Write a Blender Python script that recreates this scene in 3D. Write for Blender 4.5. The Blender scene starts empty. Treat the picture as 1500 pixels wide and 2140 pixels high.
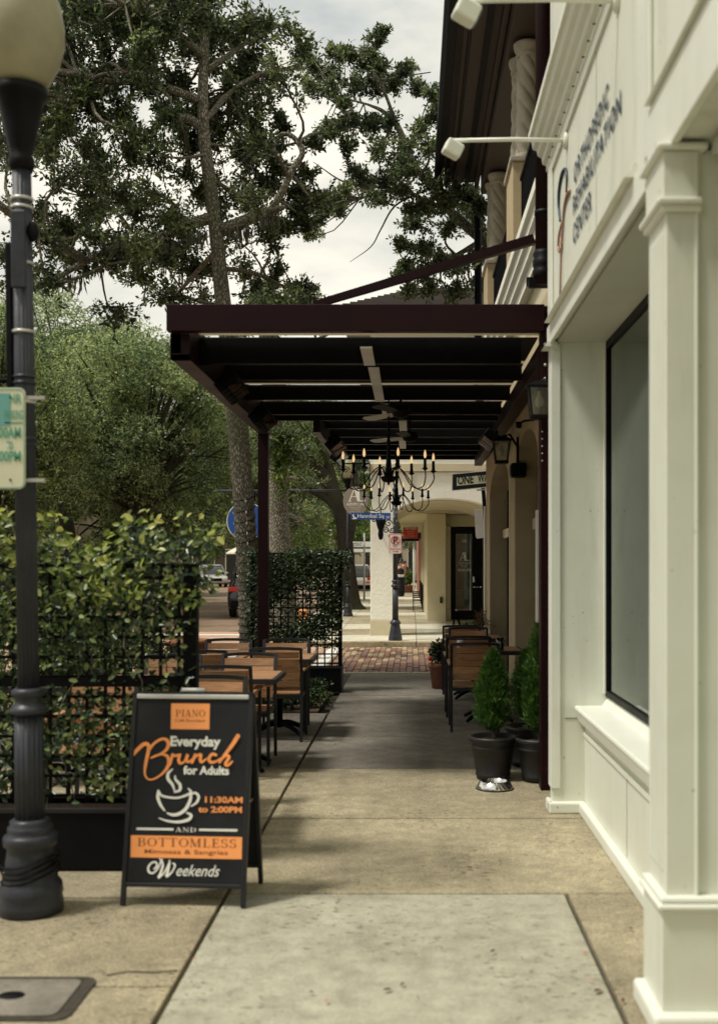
import bpy, bmesh, math, random
import numpy as np
from mathutils import Vector, Matrix, noise as mnoise
random.seed(7); rng = np.random.default_rng(7)
R = math.radians
scene = bpy.context.scene
col = scene.collection

# ------------------------------------------------------------------ camera, world, sun, exposure
EYE = 1.62
cam_data = bpy.data.cameras.new('camera'); cam = bpy.data.objects.new('camera', cam_data); col.objects.link(cam)
cam.location = (0, 0, EYE); cam.rotation_euler = (R(90), 0, 0)
cam_data.sensor_fit = 'HORIZONTAL'; cam_data.sensor_width = 36; cam_data.lens = 56.4
cam_data.shift_x = -0.0733; cam_data.shift_y = 0.0733
cam_data.clip_start = 0.1; cam_data.clip_end = 1500
cam_data.dof.use_dof = True; cam_data.dof.focus_distance = 16.0; cam_data.dof.aperture_fstop = 3.2
scene.camera = cam

SUN_EL, SUN_AZ = 62.0, 248.0
world = bpy.data.worlds.new('World'); scene.world = world; world.use_nodes = True
wn = world.node_tree.nodes; wl = world.node_tree.links; wn.clear()
wo = wn.new('ShaderNodeOutputWorld'); bg = wn.new('ShaderNodeBackground'); bg.inputs[1].default_value = 0.1
sky = wn.new('ShaderNodeTexSky'); sky.sky_type = 'NISHITA'; sky.sun_disc = False
sky.sun_elevation = R(SUN_EL); sky.sun_rotation = R(SUN_AZ)
tc = wn.new('ShaderNodeTexCoord')
mp = wn.new('ShaderNodeMapping'); mp.inputs['Scale'].default_value = (1.0, 1.0, 2.6)
n1 = wn.new('ShaderNodeTexNoise'); n1.inputs['Scale'].default_value = 3.2; n1.inputs['Detail'].default_value = 7; n1.inputs['Roughness'].default_value = 0.55
cr = wn.new('ShaderNodeValToRGB')
cr.color_ramp.elements[0].position = 0.36; cr.color_ramp.elements[0].color = (4.4, 4.6, 4.35, 1)
cr.color_ramp.elements[1].position = 0.62; cr.color_ramp.elements[1].color = (7.7, 7.3, 6.3, 1)
cr2 = wn.new('ShaderNodeValToRGB')
cr2.color_ramp.elements[0].position = 0.30; cr2.color_ramp.elements[0].color = (0.75, 0.75, 0.75, 1)
cr2.color_ramp.elements[1].position = 0.46; cr2.color_ramp.elements[1].color = (1, 1, 1, 1)
mx = wn.new('ShaderNodeMixRGB')
wl.new(tc.outputs['Generated'], mp.inputs[0]); wl.new(mp.outputs[0], n1.inputs['Vector'])
wl.new(n1.outputs[0], cr.inputs[0]); wl.new(n1.outputs[0], cr2.inputs[0])
wl.new(cr2.outputs[0], mx.inputs[0]); wl.new(sky.outputs[0], mx.inputs[1]); wl.new(cr.outputs[0], mx.inputs[2])
wl.new(mx.outputs[0], bg.inputs[0]); wl.new(bg.outputs[0], wo.inputs[0])

sun_data = bpy.data.lights.new('sun', 'SUN'); sun_data.energy = 2.4; sun_data.angle = R(10); sun_data.color = (1.0, 0.95, 0.86)
sun = bpy.data.objects.new('sun', sun_data); col.objects.link(sun)
sd = Vector((math.sin(R(SUN_AZ)) * math.cos(R(SUN_EL)), math.cos(R(SUN_AZ)) * math.cos(R(SUN_EL)), math.sin(R(SUN_EL))))
sun.rotation_euler = sd.to_track_quat('Z', 'Y').to_euler()
vs = scene.view_settings
vs.view_transform = 'Standard'; vs.look = 'None'; vs.gamma = 1.0; vs.exposure = 0.52; vs.use_curve_mapping = False
scene.render.film_transparent = False
scene.cycles.max_bounces = 8; scene.cycles.transparent_max_bounces = 24
scene.cycles.use_denoising = True

# ------------------------------------------------------------------ helpers
F = 2350.0
def P(u, v, y):
    """photograph pixel at distance y -> point of the place"""
    return Vector(((u - 860.0) / F * y, y, EYE - (v - 1180.0) / F * y))
def PX(u, y): return (u - 860.0) / F * y
def PZ(v, y): return EYE - (v - 1180.0) / F * y

def wloc(o):
    p = Vector((0, 0, 0))
    while o is not None:
        p += o.location; o = o.parent
    return p

def link(o, parent=None):
    col.objects.link(o)
    if parent is not None:
        o.parent = parent
    return o

def tag(o, label, cat, group=None, kind=None):
    if label: o['label'] = label
    if cat: o['category'] = cat
    if group: o['group'] = group
    if kind: o['kind'] = kind
    return o

def thing(name, label, cat, loc=(0, 0, 0), group=None, kind=None):
    o = bpy.data.objects.new(name, None); o.empty_display_size = 0.1
    o.location = loc; col.objects.link(o)
    return tag(o, label, cat, group, kind)

def copy_tree(o, parent=None):
    c = o.copy(); col.objects.link(c)
    if parent is not None: c.parent = parent
    for ch in [x for x in CH.get(o.name, [])]:
        k = copy_tree(ch, c); CH.setdefault(c.name, []).append(k)
    return c
CH = {}

class MB:
    def __init__(s): s.v = []; s.f = []; s.sm = []
    def add(s, vs_, fs, smooth=False):
        b = len(s.v); s.v.extend([tuple(p) for p in vs_])
        for f in fs: s.f.append(tuple(b + i for i in f)); s.sm.append(smooth)
        return s
    def box(s, x0, x1, y0, y1, z0, z1):
        x0, x1 = min(x0, x1), max(x0, x1); y0, y1 = min(y0, y1), max(y0, y1); z0, z1 = min(z0, z1), max(z0, z1)
        vs_ = [(x0, y0, z0), (x1, y0, z0), (x1, y1, z0), (x0, y1, z0), (x0, y0, z1), (x1, y0, z1), (x1, y1, z1), (x0, y1, z1)]
        return s.add(vs_, [(3, 2, 1, 0), (4, 5, 6, 7), (0, 1, 5, 4), (1, 2, 6, 5), (2, 3, 7, 6), (3, 0, 4, 7)])
    def obox(s, m, x0, x1, y0, y1, z0, z1):
        t = MB().box(x0, x1, y0, y1, z0, z1)
        return s.add([m @ Vector(p) for p in t.v], t.f)
    def merge(s, o, m=None):
        b = len(s.v)
        s.v.extend([tuple(m @ Vector(p)) if m else p for p in o.v])
        for f, q in zip(o.f, o.sm): s.f.append(tuple(b + i for i in f)); s.sm.append(q)
        return s
    def prism(s, poly, axis, a, b):
        """polygon (2D) extruded along axis; other two axes in order"""
        n = len(poly)
        def pt(p, t):
            if axis == 'y': return (p[0], t, p[1])
            if axis == 'x': return (t, p[0], p[1])
            return (p[0], p[1], t)
        vs_ = [pt(p, a) for p in poly] + [pt(p, b) for p in poly]
        fs = [tuple(range(n)), tuple(range(2 * n - 1, n - 1, -1))]
        fs += [(i, n + i, n + (i + 1) % n, (i + 1) % n) for i in range(n)]
        return s.add(vs_, fs)
    def lathe(s, prof, cx=0, cy=0, n=32, flute=0, depth=0.0, zr=None, smooth=True):
        vs_ = []
        for (r, z) in prof:
            for i in range(n):
                a = 2 * math.pi * i / n
                rr = r
                if flute and (zr is None or zr[0] <= z <= zr[1]):
                    rr = r * (1 - depth * (0.5 + 0.5 * math.cos(flute * a)))
                vs_.append((cx + rr * math.cos(a), cy + rr * math.sin(a), z))
        m = len(prof); fs = []
        for j in range(m - 1):
            for i in range(n):
                k = (i + 1) % n
                fs.append((j * n + i, j * n + k, (j + 1) * n + k, (j + 1) * n + i))
        s.add(vs_, fs, smooth)
        b = len(s.v) - len(vs_)
        s.f.append(tuple(b + i for i in range(n - 1, -1, -1))); s.sm.append(False)
        s.f.append(tuple(b + (m - 1) * n + i for i in range(n))); s.sm.append(False)
        return s
    def tube(s, pts, rad, n=8, smooth=True, caps=True):
        pts = [Vector(p) for p in pts]
        if not hasattr(rad, '__len__'): rad = [rad] * len(pts)
        elif len(rad) != len(pts): rad = [float(np.interp(i / (len(pts) - 1) * (len(rad) - 1), range(len(rad)), rad)) for i in range(len(pts))]
        vs_ = []; up = None
        for i, p in enumerate(pts):
            d = (pts[min(i + 1, len(pts) - 1)] - pts[max(i - 1, 0)])
            if d.length < 1e-9: d = Vector((0, 0, 1))
            d.normalize()
            if up is None:
                up = d.orthogonal().normalized()
                if n == 4:
                    up = Vector((1, 0, 0)) if abs(d.x) < .9 else Vector((0, 0, 1))
                    up = (up - d * up.dot(d)).normalized(); up = Matrix.Rotation(math.pi / 4, 3, d) @ up
            else:
                up = (up - d * up.dot(d))
                up = up.normalized() if up.length > 1e-6 else d.orthogonal().normalized()
            w = d.cross(up)
            for k in range(n):
                a = 2 * math.pi * k / n
                vs_.append(p + (up * math.cos(a) + w * math.sin(a)) * rad[i])
        m = len(pts); fs = []
        for j in range(m - 1):
            for k in range(n):
                q = (k + 1) % n
                fs.append((j * n + k, j * n + q, (j + 1) * n + q, (j + 1) * n + k))
        if caps:
            fs.append(tuple(range(n - 1, -1, -1))); fs.append(tuple((m - 1) * n + k for k in range(n)))
        return s.add(vs_, fs, smooth)
    def ball(s, c, rx, ry=None, rz=None, n=14, m=9):
        ry = ry or rx; rz = rz or rx
        prof = []
        vs_ = []; fs = []
        for j in range(m + 1):
            t = math.pi * j / m
            for i in range(n):
                a = 2 * math.pi * i / n
                vs_.append((c[0] + rx * math.sin(t) * math.cos(a), c[1] + ry * math.sin(t) * math.sin(a), c[2] - rz * math.cos(t)))
        for j in range(m):
            for i in range(n):
                k = (i + 1) % n
                fs.append((j * n + i, j * n + k, (j + 1) * n + k, (j + 1) * n + i))
        return s.add(vs_, fs, True)
    def build(s, name, mat, parent=None, bev=0.0, label=None, kind=None, seg=2):
        me = bpy.data.meshes.new(name)
        off = wloc(parent)
        me.from_pydata([(p[0] - off.x, p[1] - off.y, p[2] - off.z) for p in s.v], [], s.f)
        me.polygons.foreach_set('use_smooth', s.sm)
        me.materials.append(mat)
        me.update()
        o = bpy.data.objects.new(name, me); link(o, parent)
        if parent is not None: CH.setdefault(parent.name, []).append(o)
        if bev:
            b = o.modifiers.new('bevel', 'BEVEL'); b.width = bev; b.segments = seg; b.limit_method = 'ANGLE'; b.angle_limit = R(40)
            b.harden_normals = False
        if label: o['label'] = label
        if kind: o['kind'] = kind
        return o

def spline(pts, k=8):
    """catmull-rom through points"""
    pts = [Vector(p) for p in pts]; out = []
    q = [pts[0] * 2 - pts[1]] + pts + [pts[-1] * 2 - pts[-2]]
    for i in range(1, len(q) - 2):
        for j in range(k):
            t = j / k
            a, b, c, d = q[i - 1], q[i], q[i + 1], q[i + 2]
            out.append(0.5 * ((2 * b) + (c - a) * t + (2 * a - 5 * b + 4 * c - d) * t * t + (3 * b - a - 3 * c + d) * t ** 3))
    out.append(pts[-1]); return out
def lerpr(rad, n):
    m = len(rad); return [float(np.interp(i / (n - 1) * (m - 1), range(m), rad)) for i in range(n)]

# ------------------------------------------------------------------ materials
def newmat(name):
    m = bpy.data.materials.new(name); m.use_nodes = True
    nt = m.node_tree; b = nt.nodes['Principled BSDF']
    return m, nt, b
def mat(name, c, rough=0.6, metal=0.0, var=0.0, vscale=3.0, bump=0.0, bscale=60.0, c2=None, spec=0.5, coat=0.0, rnd=0.0, trans=0.0, detail=5):
    m, nt, b = newmat(name); N = nt.nodes; L = nt.links
    b.inputs['Roughness'].default_value = rough; b.inputs['Metallic'].default_value = metal
    b.inputs['Specular IOR Level'].default_value = spec
    if coat: b.inputs['Coat Weight'].default_value = coat
    b.inputs['Base Color'].default_value = (*c, 1)
    tcn = N.new('ShaderNodeTexCoord')
    src = None
    if var or c2:
        nz = N.new('ShaderNodeTexNoise'); nz.inputs['Scale'].default_value = vscale; nz.inputs['Detail'].default_value = detail
        nz.inputs['Roughness'].default_value = 0.62
        L.new(tcn.outputs['Object'], nz.inputs['Vector'])
        rp = N.new('ShaderNodeValToRGB')
        cc = c2 if c2 else tuple(x * (1 - var) for x in c)
        ca = c if c2 else tuple(min(1, x * (1 + var * .5)) for x in c)
        rp.color_ramp.elements[0].position = .34; rp.color_ramp.elements[0].color = (*cc, 1)
        rp.color_ramp.elements[1].position = .66; rp.color_ramp.elements[1].color = (*ca, 1)
        L.new(nz.outputs[0], rp.inputs[0]); src = rp.outputs[0]
        rr = N.new('ShaderNodeMapRange'); rr.inputs[3].default_value = max(0, rough - .08); rr.inputs[4].default_value = min(1, rough + .1)
        L.new(nz.outputs[0], rr.inputs[0]); L.new(rr.outputs[0], b.inputs['Roughness'])
    if rnd:
        oi = N.new('ShaderNodeObjectInfo'); hs = N.new('ShaderNodeHueSaturation')
        mr = N.new('ShaderNodeMapRange'); mr.inputs[3].default_value = 1 - rnd; mr.inputs[4].default_value = 1 + rnd
        L.new(oi.outputs['Random'], mr.inputs[0]); L.new(mr.outputs[0], hs.inputs['Value'])
        if src: L.new(src, hs.inputs['Color'])
        else: hs.inputs['Color'].default_value = (*c, 1)
        src = hs.outputs[0]
    if src: L.new(src, b.inputs['Base Color'])
    if bump:
        nb = N.new('ShaderNodeTexNoise'); nb.inputs['Scale'].default_value = bscale; nb.inputs['Detail'].default_value = 4
        L.new(tcn.outputs['Object'], nb.inputs['Vector'])
        bp = N.new('ShaderNodeBump'); bp.inputs['Strength'].default_value = bump; bp.inputs['Distance'].default_value = 0.01
        L.new(nb.outputs[0], bp.inputs['Height']); L.new(bp.outputs[0], b.inputs['Normal'])
    return m

def painted(name, c, rough, dirt=(.40, .36, .26), amt=.5):
    m, nt, b = newmat(name); N = nt.nodes; L = nt.links
    geo = N.new('ShaderNodeNewGeometry')
    def nz(scale, sc, det, p0, p1, v):
        mp_ = N.new('ShaderNodeMapping'); mp_.inputs['Scale'].default_value = scale; L.new(geo.outputs['Position'], mp_.inputs[0])
        n = N.new('ShaderNodeTexNoise'); n.inputs['Scale'].default_value = sc; n.inputs['Detail'].default_value = det; n.inputs['Roughness'].default_value = .65; L.new(mp_.outputs[0], n.inputs['Vector'])
        r_ = N.new('ShaderNodeMapRange'); r_.inputs[1].default_value = p0; r_.inputs[2].default_value = p1; r_.inputs[4].default_value = v; r_.clamp = True; L.new(n.outputs[0], r_.inputs[0]); return r_.outputs[0]
    col_ = None; prev = (*c, 1)
    for args, cc in ((((1, 1, .12), 7, 6, .54, .80, amt * .55), dirt), (((1, 1, 1), 2.2, 7, .45, .8, amt * .45), (c[0] * .72, c[1] * .72, c[2] * .62)), (((1, 1, .7), 30, 3, .69, .74, amt), (dirt[0] * .5, dirt[1] * .45, dirt[2] * .4))):
        x = N.new('ShaderNodeMixRGB'); L.new(nz(*args), x.inputs[0])
        if col_ is None: x.inputs[1].default_value = prev
        else: L.new(col_, x.inputs[1])
        x.inputs[2].default_value = (*cc, 1); col_ = x.outputs[0]
    L.new(col_, b.inputs['Base Color']); b.inputs['Roughness'].default_value = rough
    n2 = N.new('ShaderNodeTexNoise'); n2.inputs['Scale'].default_value = 9; n2.inputs['Detail'].default_value = 5; L.new(geo.outputs['Position'], n2.inputs['Vector'])
    bp = N.new('ShaderNodeBump'); bp.inputs['Strength'].default_value = .12; bp.inputs['Distance'].default_value = .01; L.new(n2.outputs[0], bp.inputs['Height']); L.new(bp.outputs[0], b.inputs['Normal'])
    return m

def concrete(name, base, dark, speck, sp_amt=0.5, stain=0.35):
    m, nt, b = newmat(name); N = nt.nodes; L = nt.links
    geo = N.new('ShaderNodeNewGeometry')
    def noise(sc, det=5, rg=.6):
        n = N.new('ShaderNodeTexNoise'); n.inputs['Scale'].default_value = sc; n.inputs['Detail'].default_value = det; n.inputs['Roughness'].default_value = rg
        L.new(geo.outputs['Position'], n.inputs['Vector']); return n
    def ramp(n, p0, p1, c0, c1):
        r = N.new('ShaderNodeValToRGB'); r.color_ramp.elements[0].position = p0; r.color_ramp.elements[1].position = p1
        r.color_ramp.elements[0].color = (*c0, 1); r.color_ramp.elements[1].color = (*c1, 1); L.new(n.outputs[0], r.inputs[0]); return r
    def mix(f, a, c, mode='MIX'):
        x = N.new('ShaderNodeMixRGB'); x.blend_type = mode
        if isinstance(f, float): x.inputs[0].default_value = f
        else: L.new(f, x.inputs[0])
        for i, q in ((1, a), (2, c)):
            if isinstance(q, tuple): x.inputs[i].default_value = (*q, 1)
            else: L.new(q, x.inputs[i])
        return x.outputs[0]
    big = ramp(noise(0.9, 6, .65), .38, .68, dark, base)
    mid = ramp(noise(7, 6, .7), .3, .7, (1 - stain,) * 3, (1.12,) * 3)
    c = mix(1.0, big.outputs[0], mid.outputs[0], 'MULTIPLY')
    vo = N.new('ShaderNodeTexVoronoi'); vo.inputs['Scale'].default_value = 70; L.new(geo.outputs['Position'], vo.inputs['Vector'])
    vr = N.new('ShaderNodeValToRGB'); vr.color_ramp.elements[0].position = .15; vr.color_ramp.elements[1].position = .55
    vr.color_ramp.elements[0].color = (*speck, 1); vr.color_ramp.elements[1].color = (.72, .72, .72, 1)
    L.new(vo.outputs['Distance'], vr.inputs[0])
    c = mix(sp_amt, c, mix(1.0, c, vr.outputs[0], 'MULTIPLY'))
    # dark flecks of dirt and leaf stain
    mp_ = N.new('ShaderNodeMapping'); mp_.inputs['Scale'].default_value = (1, 1.25, 1); L.new(geo.outputs['Position'], mp_.inputs[0])
    fl = N.new('ShaderNodeTexNoise'); fl.inputs['Scale'].default_value = 24; fl.inputs['Detail'].default_value = 3; L.new(mp_.outputs[0], fl.inputs['Vector'])
    fr = ramp(fl, .59, .64, (0, 0, 0), (1, 1, 1))
    fm = ramp(noise(1.3, 3), .42, .6, (0, 0, 0), (.75, .75, .75))
    f2 = mix(1.0, fr.outputs[0], fm.outputs[0], 'MULTIPLY')
    c = mix(f2, c, (dark[0] * .33, dark[1] * .3, dark[2] * .24))
    oi = N.new('ShaderNodeObjectInfo'); mr = N.new('ShaderNodeMapRange'); mr.inputs[3].default_value = .92; mr.inputs[4].default_value = 1.06
    hs = N.new('ShaderNodeHueSaturation'); L.new(oi.outputs['Random'], mr.inputs[0]); L.new(mr.outputs[0], hs.inputs['Value']); L.new(c, hs.inputs['Color'])
    L.new(hs.outputs[0], b.inputs['Base Color']); b.inputs['Roughness'].default_value = .85
    bp = N.new('ShaderNodeBump'); bp.inputs['Strength'].default_value = .35; bp.inputs['Distance'].default_value = .004
    L.new(vo.outputs['Distance'], bp.inputs['Height']); L.new(bp.outputs[0], b.inputs['Normal'])
    return m

def leafmat(name, dark, mid, light, sc=1.2, transl=0.35, rough=.45):
    m, nt, b = newmat(name); N = nt.nodes; L = nt.links
    geo = N.new('ShaderNodeNewGeometry')
    a = N.new('ShaderNodeTexNoise'); a.inputs['Scale'].default_value = sc; a.inputs['Detail'].default_value = 4; L.new(geo.outputs['Position'], a.inputs['Vector'])
    w = N.new('ShaderNodeTexWhiteNoise'); w.noise_dimensions = '1D'; L.new(geo.outputs['Random Per Island'], w.inputs['W'])
    ad = N.new('ShaderNodeMath'); ad.operation = 'MULTIPLY_ADD'; ad.inputs[1].default_value = .62; L.new(w.outputs['Value'], ad.inputs[0]); 
    sb = N.new('ShaderNodeMath'); sb.operation = 'SUBTRACT'; sb.inputs[1].default_value = .33; L.new(a.outputs[0], sb.inputs[0]); L.new(sb.outputs[0], ad.inputs[2])
    rp = N.new('ShaderNodeValToRGB'); e = rp.color_ramp.elements
    e[0].position = .3; e[0].color = (*dark, 1); e[1].position = .78; e[1].color = (*light, 1); k = e.new(.52); k.color = (*mid, 1)
    L.new(ad.outputs[0], rp.inputs[0]); L.new(rp.outputs[0], b.inputs['Base Color']); b.inputs['Roughness'].default_value = rough
    tr = N.new('ShaderNodeBsdfTranslucent'); hs = N.new('ShaderNodeHueSaturation'); hs.inputs['Value'].default_value = 1.5; hs.inputs['Saturation'].default_value = 1.1
    L.new(rp.outputs[0], hs.inputs['Color']); L.new(hs.outputs[0], tr.inputs['Color'])
    ms = N.new('ShaderNodeMixShader'); ms.inputs[0].default_value = transl
    L.new(b.outputs[0], ms.inputs[1]); L.new(tr.outputs[0], ms.inputs[2])
    L.new(ms.outputs[0], N['Material Output'].inputs[0]); return m

def glassmat(name, tint=(.8, .9, .85), op=0.25, rough=.03):
    m, nt, b = newmat(name); N = nt.nodes; L = nt.links
    tr = N.new('ShaderNodeBsdfTransparent'); tr.inputs[0].default_value = (*tint, 1)
    gl = N.new('ShaderNodeBsdfGlossy'); gl.inputs['Roughness'].default_value = rough; gl.inputs[0].default_value = (.9, .95, .95, 1)
    fr = N.new('ShaderNodeFresnel'); fr.inputs[0].default_value = 1.5
    mm = N.new('ShaderNodeMath'); mm.operation = 'ADD'; mm.inputs[1].default_value = op; mm.use_clamp = True
    L.new(fr.outputs[0], mm.inputs[0])
    ms = N.new('ShaderNodeMixShader'); L.new(mm.outputs[0], ms.inputs[0]); L.new(tr.outputs[0], ms.inputs[1]); L.new(gl.outputs[0], ms.inputs[2])
    L.new(ms.outputs[0], N['Material Output'].inputs[0]); return m

def emitmat(name, c, s):
    m, nt, b = newmat(name); b.inputs['Base Color'].default_value = (*c, 1)
    b.inputs['Emission Color'].default_value = (*c, 1); b.inputs['Emission Strength'].default_value = s; return m

def barkmat(name, a, c):
    m, nt, b = newmat(name); N = nt.nodes; L = nt.links
    geo = N.new('ShaderNodeNewGeometry'); mp_ = N.new('ShaderNodeMapping'); mp_.inputs['Scale'].default_value = (44, 44, 15)
    L.new(geo.outputs['Position'], mp_.inputs[0])
    vo = N.new('ShaderNodeTexVoronoi'); vo.feature = 'DISTANCE_TO_EDGE'; vo.inputs['Scale'].default_value = 1; L.new(mp_.outputs[0], vo.inputs['Vector'])
    nz = N.new('ShaderNodeTexNoise'); nz.inputs['Scale'].default_value = 2.2; nz.inputs['Detail'].default_value = 6; L.new(mp_.outputs[0], nz.inputs['Vector'])
    mlt = N.new('ShaderNodeMath'); mlt.operation = 'MULTIPLY'; L.new(vo.outputs['Distance'], mlt.inputs[0]); L.new(nz.outputs[0], mlt.inputs[1])
    rp = N.new('ShaderNodeValToRGB'); rp.color_ramp.elements[0].position = .03; rp.color_ramp.elements[1].position = .2
    rp.color_ramp.elements[0].color = (*a, 1); rp.color_ramp.elements[1].color = (*c, 1); L.new(mlt.outputs[0], rp.inputs[0])
    n2 = N.new('ShaderNodeTexNoise'); n2.inputs['Scale'].default_value = 1.1; n2.inputs['Detail'].default_value = 5; L.new(geo.outputs['Position'], n2.inputs['Vector'])
    r2 = N.new('ShaderNodeValToRGB'); r2.color_ramp.elements[0].position = .45; r2.color_ramp.elements[1].position = .7
    mo = N.new('ShaderNodeMixRGB'); mo.inputs[2].default_value = (.075, .09, .035, 1); L.new(n2.outputs[0], r2.inputs[0])
    ml = N.new('ShaderNodeMath'); ml.operation = 'MULTIPLY'; ml.inputs[1].default_value = .5; L.new(r2.outputs[0], ml.inputs[0])
    L.new(ml.outputs[0], mo.inputs[0]); L.new(rp.outputs[0], mo.inputs[1])
    L.new(mo.outputs[0], b.inputs['Base Color']); b.inputs['Roughness'].default_value = .95
    bp = N.new('ShaderNodeBump'); bp.inputs['Strength'].default_value = .9; bp.inputs['Distance'].default_value = .03
    L.new(mlt.outputs[0], bp.inputs['Height']); L.new(bp.outputs[0], b.inputs['Normal']); return m

def woodmat(name, a, c):
    m, nt, b = newmat(name); N = nt.nodes; L = nt.links
    t = N.new('ShaderNodeTexCoord'); mp_ = N.new('ShaderNodeMapping'); mp_.inputs['Scale'].default_value = (3, 40, 40); L.new(t.outputs['Object'], mp_.inputs[0])
    nz = N.new('ShaderNodeTexNoise'); nz.inputs['Scale'].default_value = 2; nz.inputs['Detail'].default_value = 5; L.new(mp_.outputs[0], nz.inputs['Vector'])
    rp = N.new('ShaderNodeValToRGB'); rp.color_ramp.elements[0].position = .3; rp.color_ramp.elements[1].position = .7
    rp.color_ramp.elements[0].color = (*a, 1); rp.color_ramp.elements[1].color = (*c, 1); L.new(nz.outputs[0], rp.inputs[0])
    oi = N.new('ShaderNodeObjectInfo'); mr = N.new('ShaderNodeMapRange'); mr.inputs[3].default_value = .8; mr.inputs[4].default_value = 1.15
    hs = N.new('ShaderNodeHueSaturation'); L.new(oi.outputs['Random'], mr.inputs[0]); L.new(mr.outputs[0], hs.inputs['Value']); L.new(rp.outputs[0], hs.inputs['Color'])
    L.new(hs.outputs[0], b.inputs['Base Color']); b.inputs['Roughness'].default_value = .42; return m

def brickfar(name, c1, c2, mortar, bw=.11, bh=.22):
    m, nt, b = newmat(name); N = nt.nodes; L = nt.links
    geo = N.new('ShaderNodeNewGeometry')
    br = N.new('ShaderNodeTexBrick'); br.inputs['Scale'].default_value = 1; br.inputs['Brick Width'].default_value = bh; br.inputs['Row Height'].default_value = bw
    br.inputs['Mortar Size'].default_value = .006; br.inputs['Color1'].default_value = (*c1, 1); br.inputs['Color2'].default_value = (*c2, 1); br.inputs['Mortar'].default_value = (*mortar, 1)
    L.new(geo.outputs['Position'], br.inputs['Vector'])
    nz = N.new('ShaderNodeTexNoise'); nz.inputs['Scale'].default_value = .6; nz.inputs['Detail'].default_value = 7; L.new(geo.outputs['Position'], nz.inputs['Vector'])
    rp = N.new('ShaderNodeValToRGB'); rp.color_ramp.elements[0].position = .3; rp.color_ramp.elements[0].color = (.6, .6, .6, 1)
    rp.color_ramp.elements[1].position = .7; rp.color_ramp.elements[1].color = (1.25, 1.2, 1.1, 1); L.new(nz.outputs[0], rp.inputs[0])
    x = N.new('ShaderNodeMixRGB'); x.blend_type = 'MULTIPLY'; x.inputs[0].default_value = 1; L.new(br.outputs[0], x.inputs[1]); L.new(rp.outputs[0], x.inputs[2])
    L.new(x.outputs[0], b.inputs['Base Color']); b.inputs['Roughness'].default_value = .85; return m

M = {}
M['concrete'] = concrete('warm_concrete', (.47, .41, .27), (.29, .25, .165), (1.5, 1.45, 1.3), .6)
M['concrete_grey'] = concrete('grey_concrete', (.46, .445, .34), (.355, .335, .25), (1.25, 1.25, 1.2), .3)
M['concrete_shade'] = concrete('shade_dark_concrete', (.29, .265, .215), (.14, .125, .10), (1.3, 1.25, 1.2), .35)  # darker copy of the concrete; canopy shade is put into its colour
M['pale'] = concrete('sunlit_concrete', (.66, .62, .50), (.52, .48, .37), (1.2, 1.2, 1.15), .3, .15)  # paler concrete; sunlight on the far pavement is put into its colour
M['curb'] = concrete('curb_concrete', (.50, .43, .28), (.32, .27, .17), (1.4, 1.3, 1.1), .5)
M['joint'] = mat('joint_dirt', (.045, .038, .028), .95, var=.4, vscale=20)
M['soil'] = mat('mulch', (.05, .03, .02), .95, c2=(.11, .07, .045), vscale=40, bump=1.0, bscale=60)
M['white'] = painted('off_white_painted_wood', (.69, .705, .605), .42, amt=.8)
M['white2'] = painted('off_white_trim_paint', (.75, .765, .675), .38, amt=.6)
M['soffit'] = mat('soffit_paint', (.52, .52, .44), .55, var=.1, vscale=1.5)
M['stucco'] = mat('tan_stucco', (.50, .40, .245), .9, var=.16, vscale=1.2, bump=.5, bscale=45)
M['stucco_l'] = mat('pale_stucco_trim', (.62, .55, .38), .85, var=.1, vscale=1.5, bump=.3, bscale=45)
M['stucco_w'] = mat('white_stucco', (.86, .84, .73), .9, var=.06, vscale=1.2, bump=.9, bscale=18)
M['stucco_b'] = mat('arcade_stucco', (.60, .54, .35), .9, var=.1, vscale=1.0, bump=.5, bscale=30)
M['stone'] = mat('cast_stone', (.46, .42, .33), .8, var=.25, vscale=4, bump=.3, bscale=40)
M['maroon'] = mat('maroon_painted_steel', (.014, .0024, .0036), .45, var=.25, vscale=2.5, spec=.16)
M['brown_soffit'] = mat('brown_soffit', (.060, .044, .036), .6, var=.2, vscale=2)
M['black'] = mat('black_metal', (.004, .004, .005), .5, spec=.14, var=.3, vscale=8, bump=.05, bscale=80)
M['lamp'] = mat('charcoal_cast_iron', (.030, .033, .043), .42, spec=.4, var=.35, vscale=7, bump=.12, bscale=60)
M['frame'] = mat('dark_grey_frame', (.014, .015, .017), .45, spec=.4, var=.2, vscale=9)
M['wood'] = woodmat('teak_slat', (.29, .135, .058), (.45, .245, .115))
M['terracotta'] = mat('terracotta', (.20, .075, .04), .8, var=.25, vscale=9)
M['pot'] = mat('dark_plastic_pot', (.009, .008, .008), .5, var=.3, vscale=5)
M['steel'] = mat('polished_steel', (.72, .72, .70), .12, 1.0)
M['alu'] = mat('light_grey_metal', (.55, .54, .50), .4, .3, var=.15)
M['bulb'] = emitmat('warm_bulb', (1.0, .66, .32), .55)
M['filament'] = emitmat('filament', (1.0, .72, .35), 2.5)
M['whitepaint'] = mat('white_sign_paint', (.78, .77, .70), .5)
M['lightgreen'] = mat('sign_green_print', (.10, .34, .22), .5)
M['greenedge'] = mat('sign_green', (.17, .42, .30), .5)
M['signcream'] = mat('sign_cream', (.66, .66, .48), .5, var=.06)
M['orange'] = mat('orange_vinyl', (.95, .36, .11), .55, var=.05)
M['orange2'] = mat('orange_paint', (.92, .33, .09), .6, var=.15, vscale=30)
M['boardblack'] = mat('chalkboard_black', (.013, .014, .016), .6, spec=.3, c2=(.006, .007, .009), vscale=7, detail=9)
M['brownprint'] = mat('brown_print', (.28, .09, .02), .6)
M['navy'] = mat('navy_lettering', (.010, .03, .06), .4)
M['copper'] = mat('copper_line', (.36, .20, .14), .4, .3)
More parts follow.
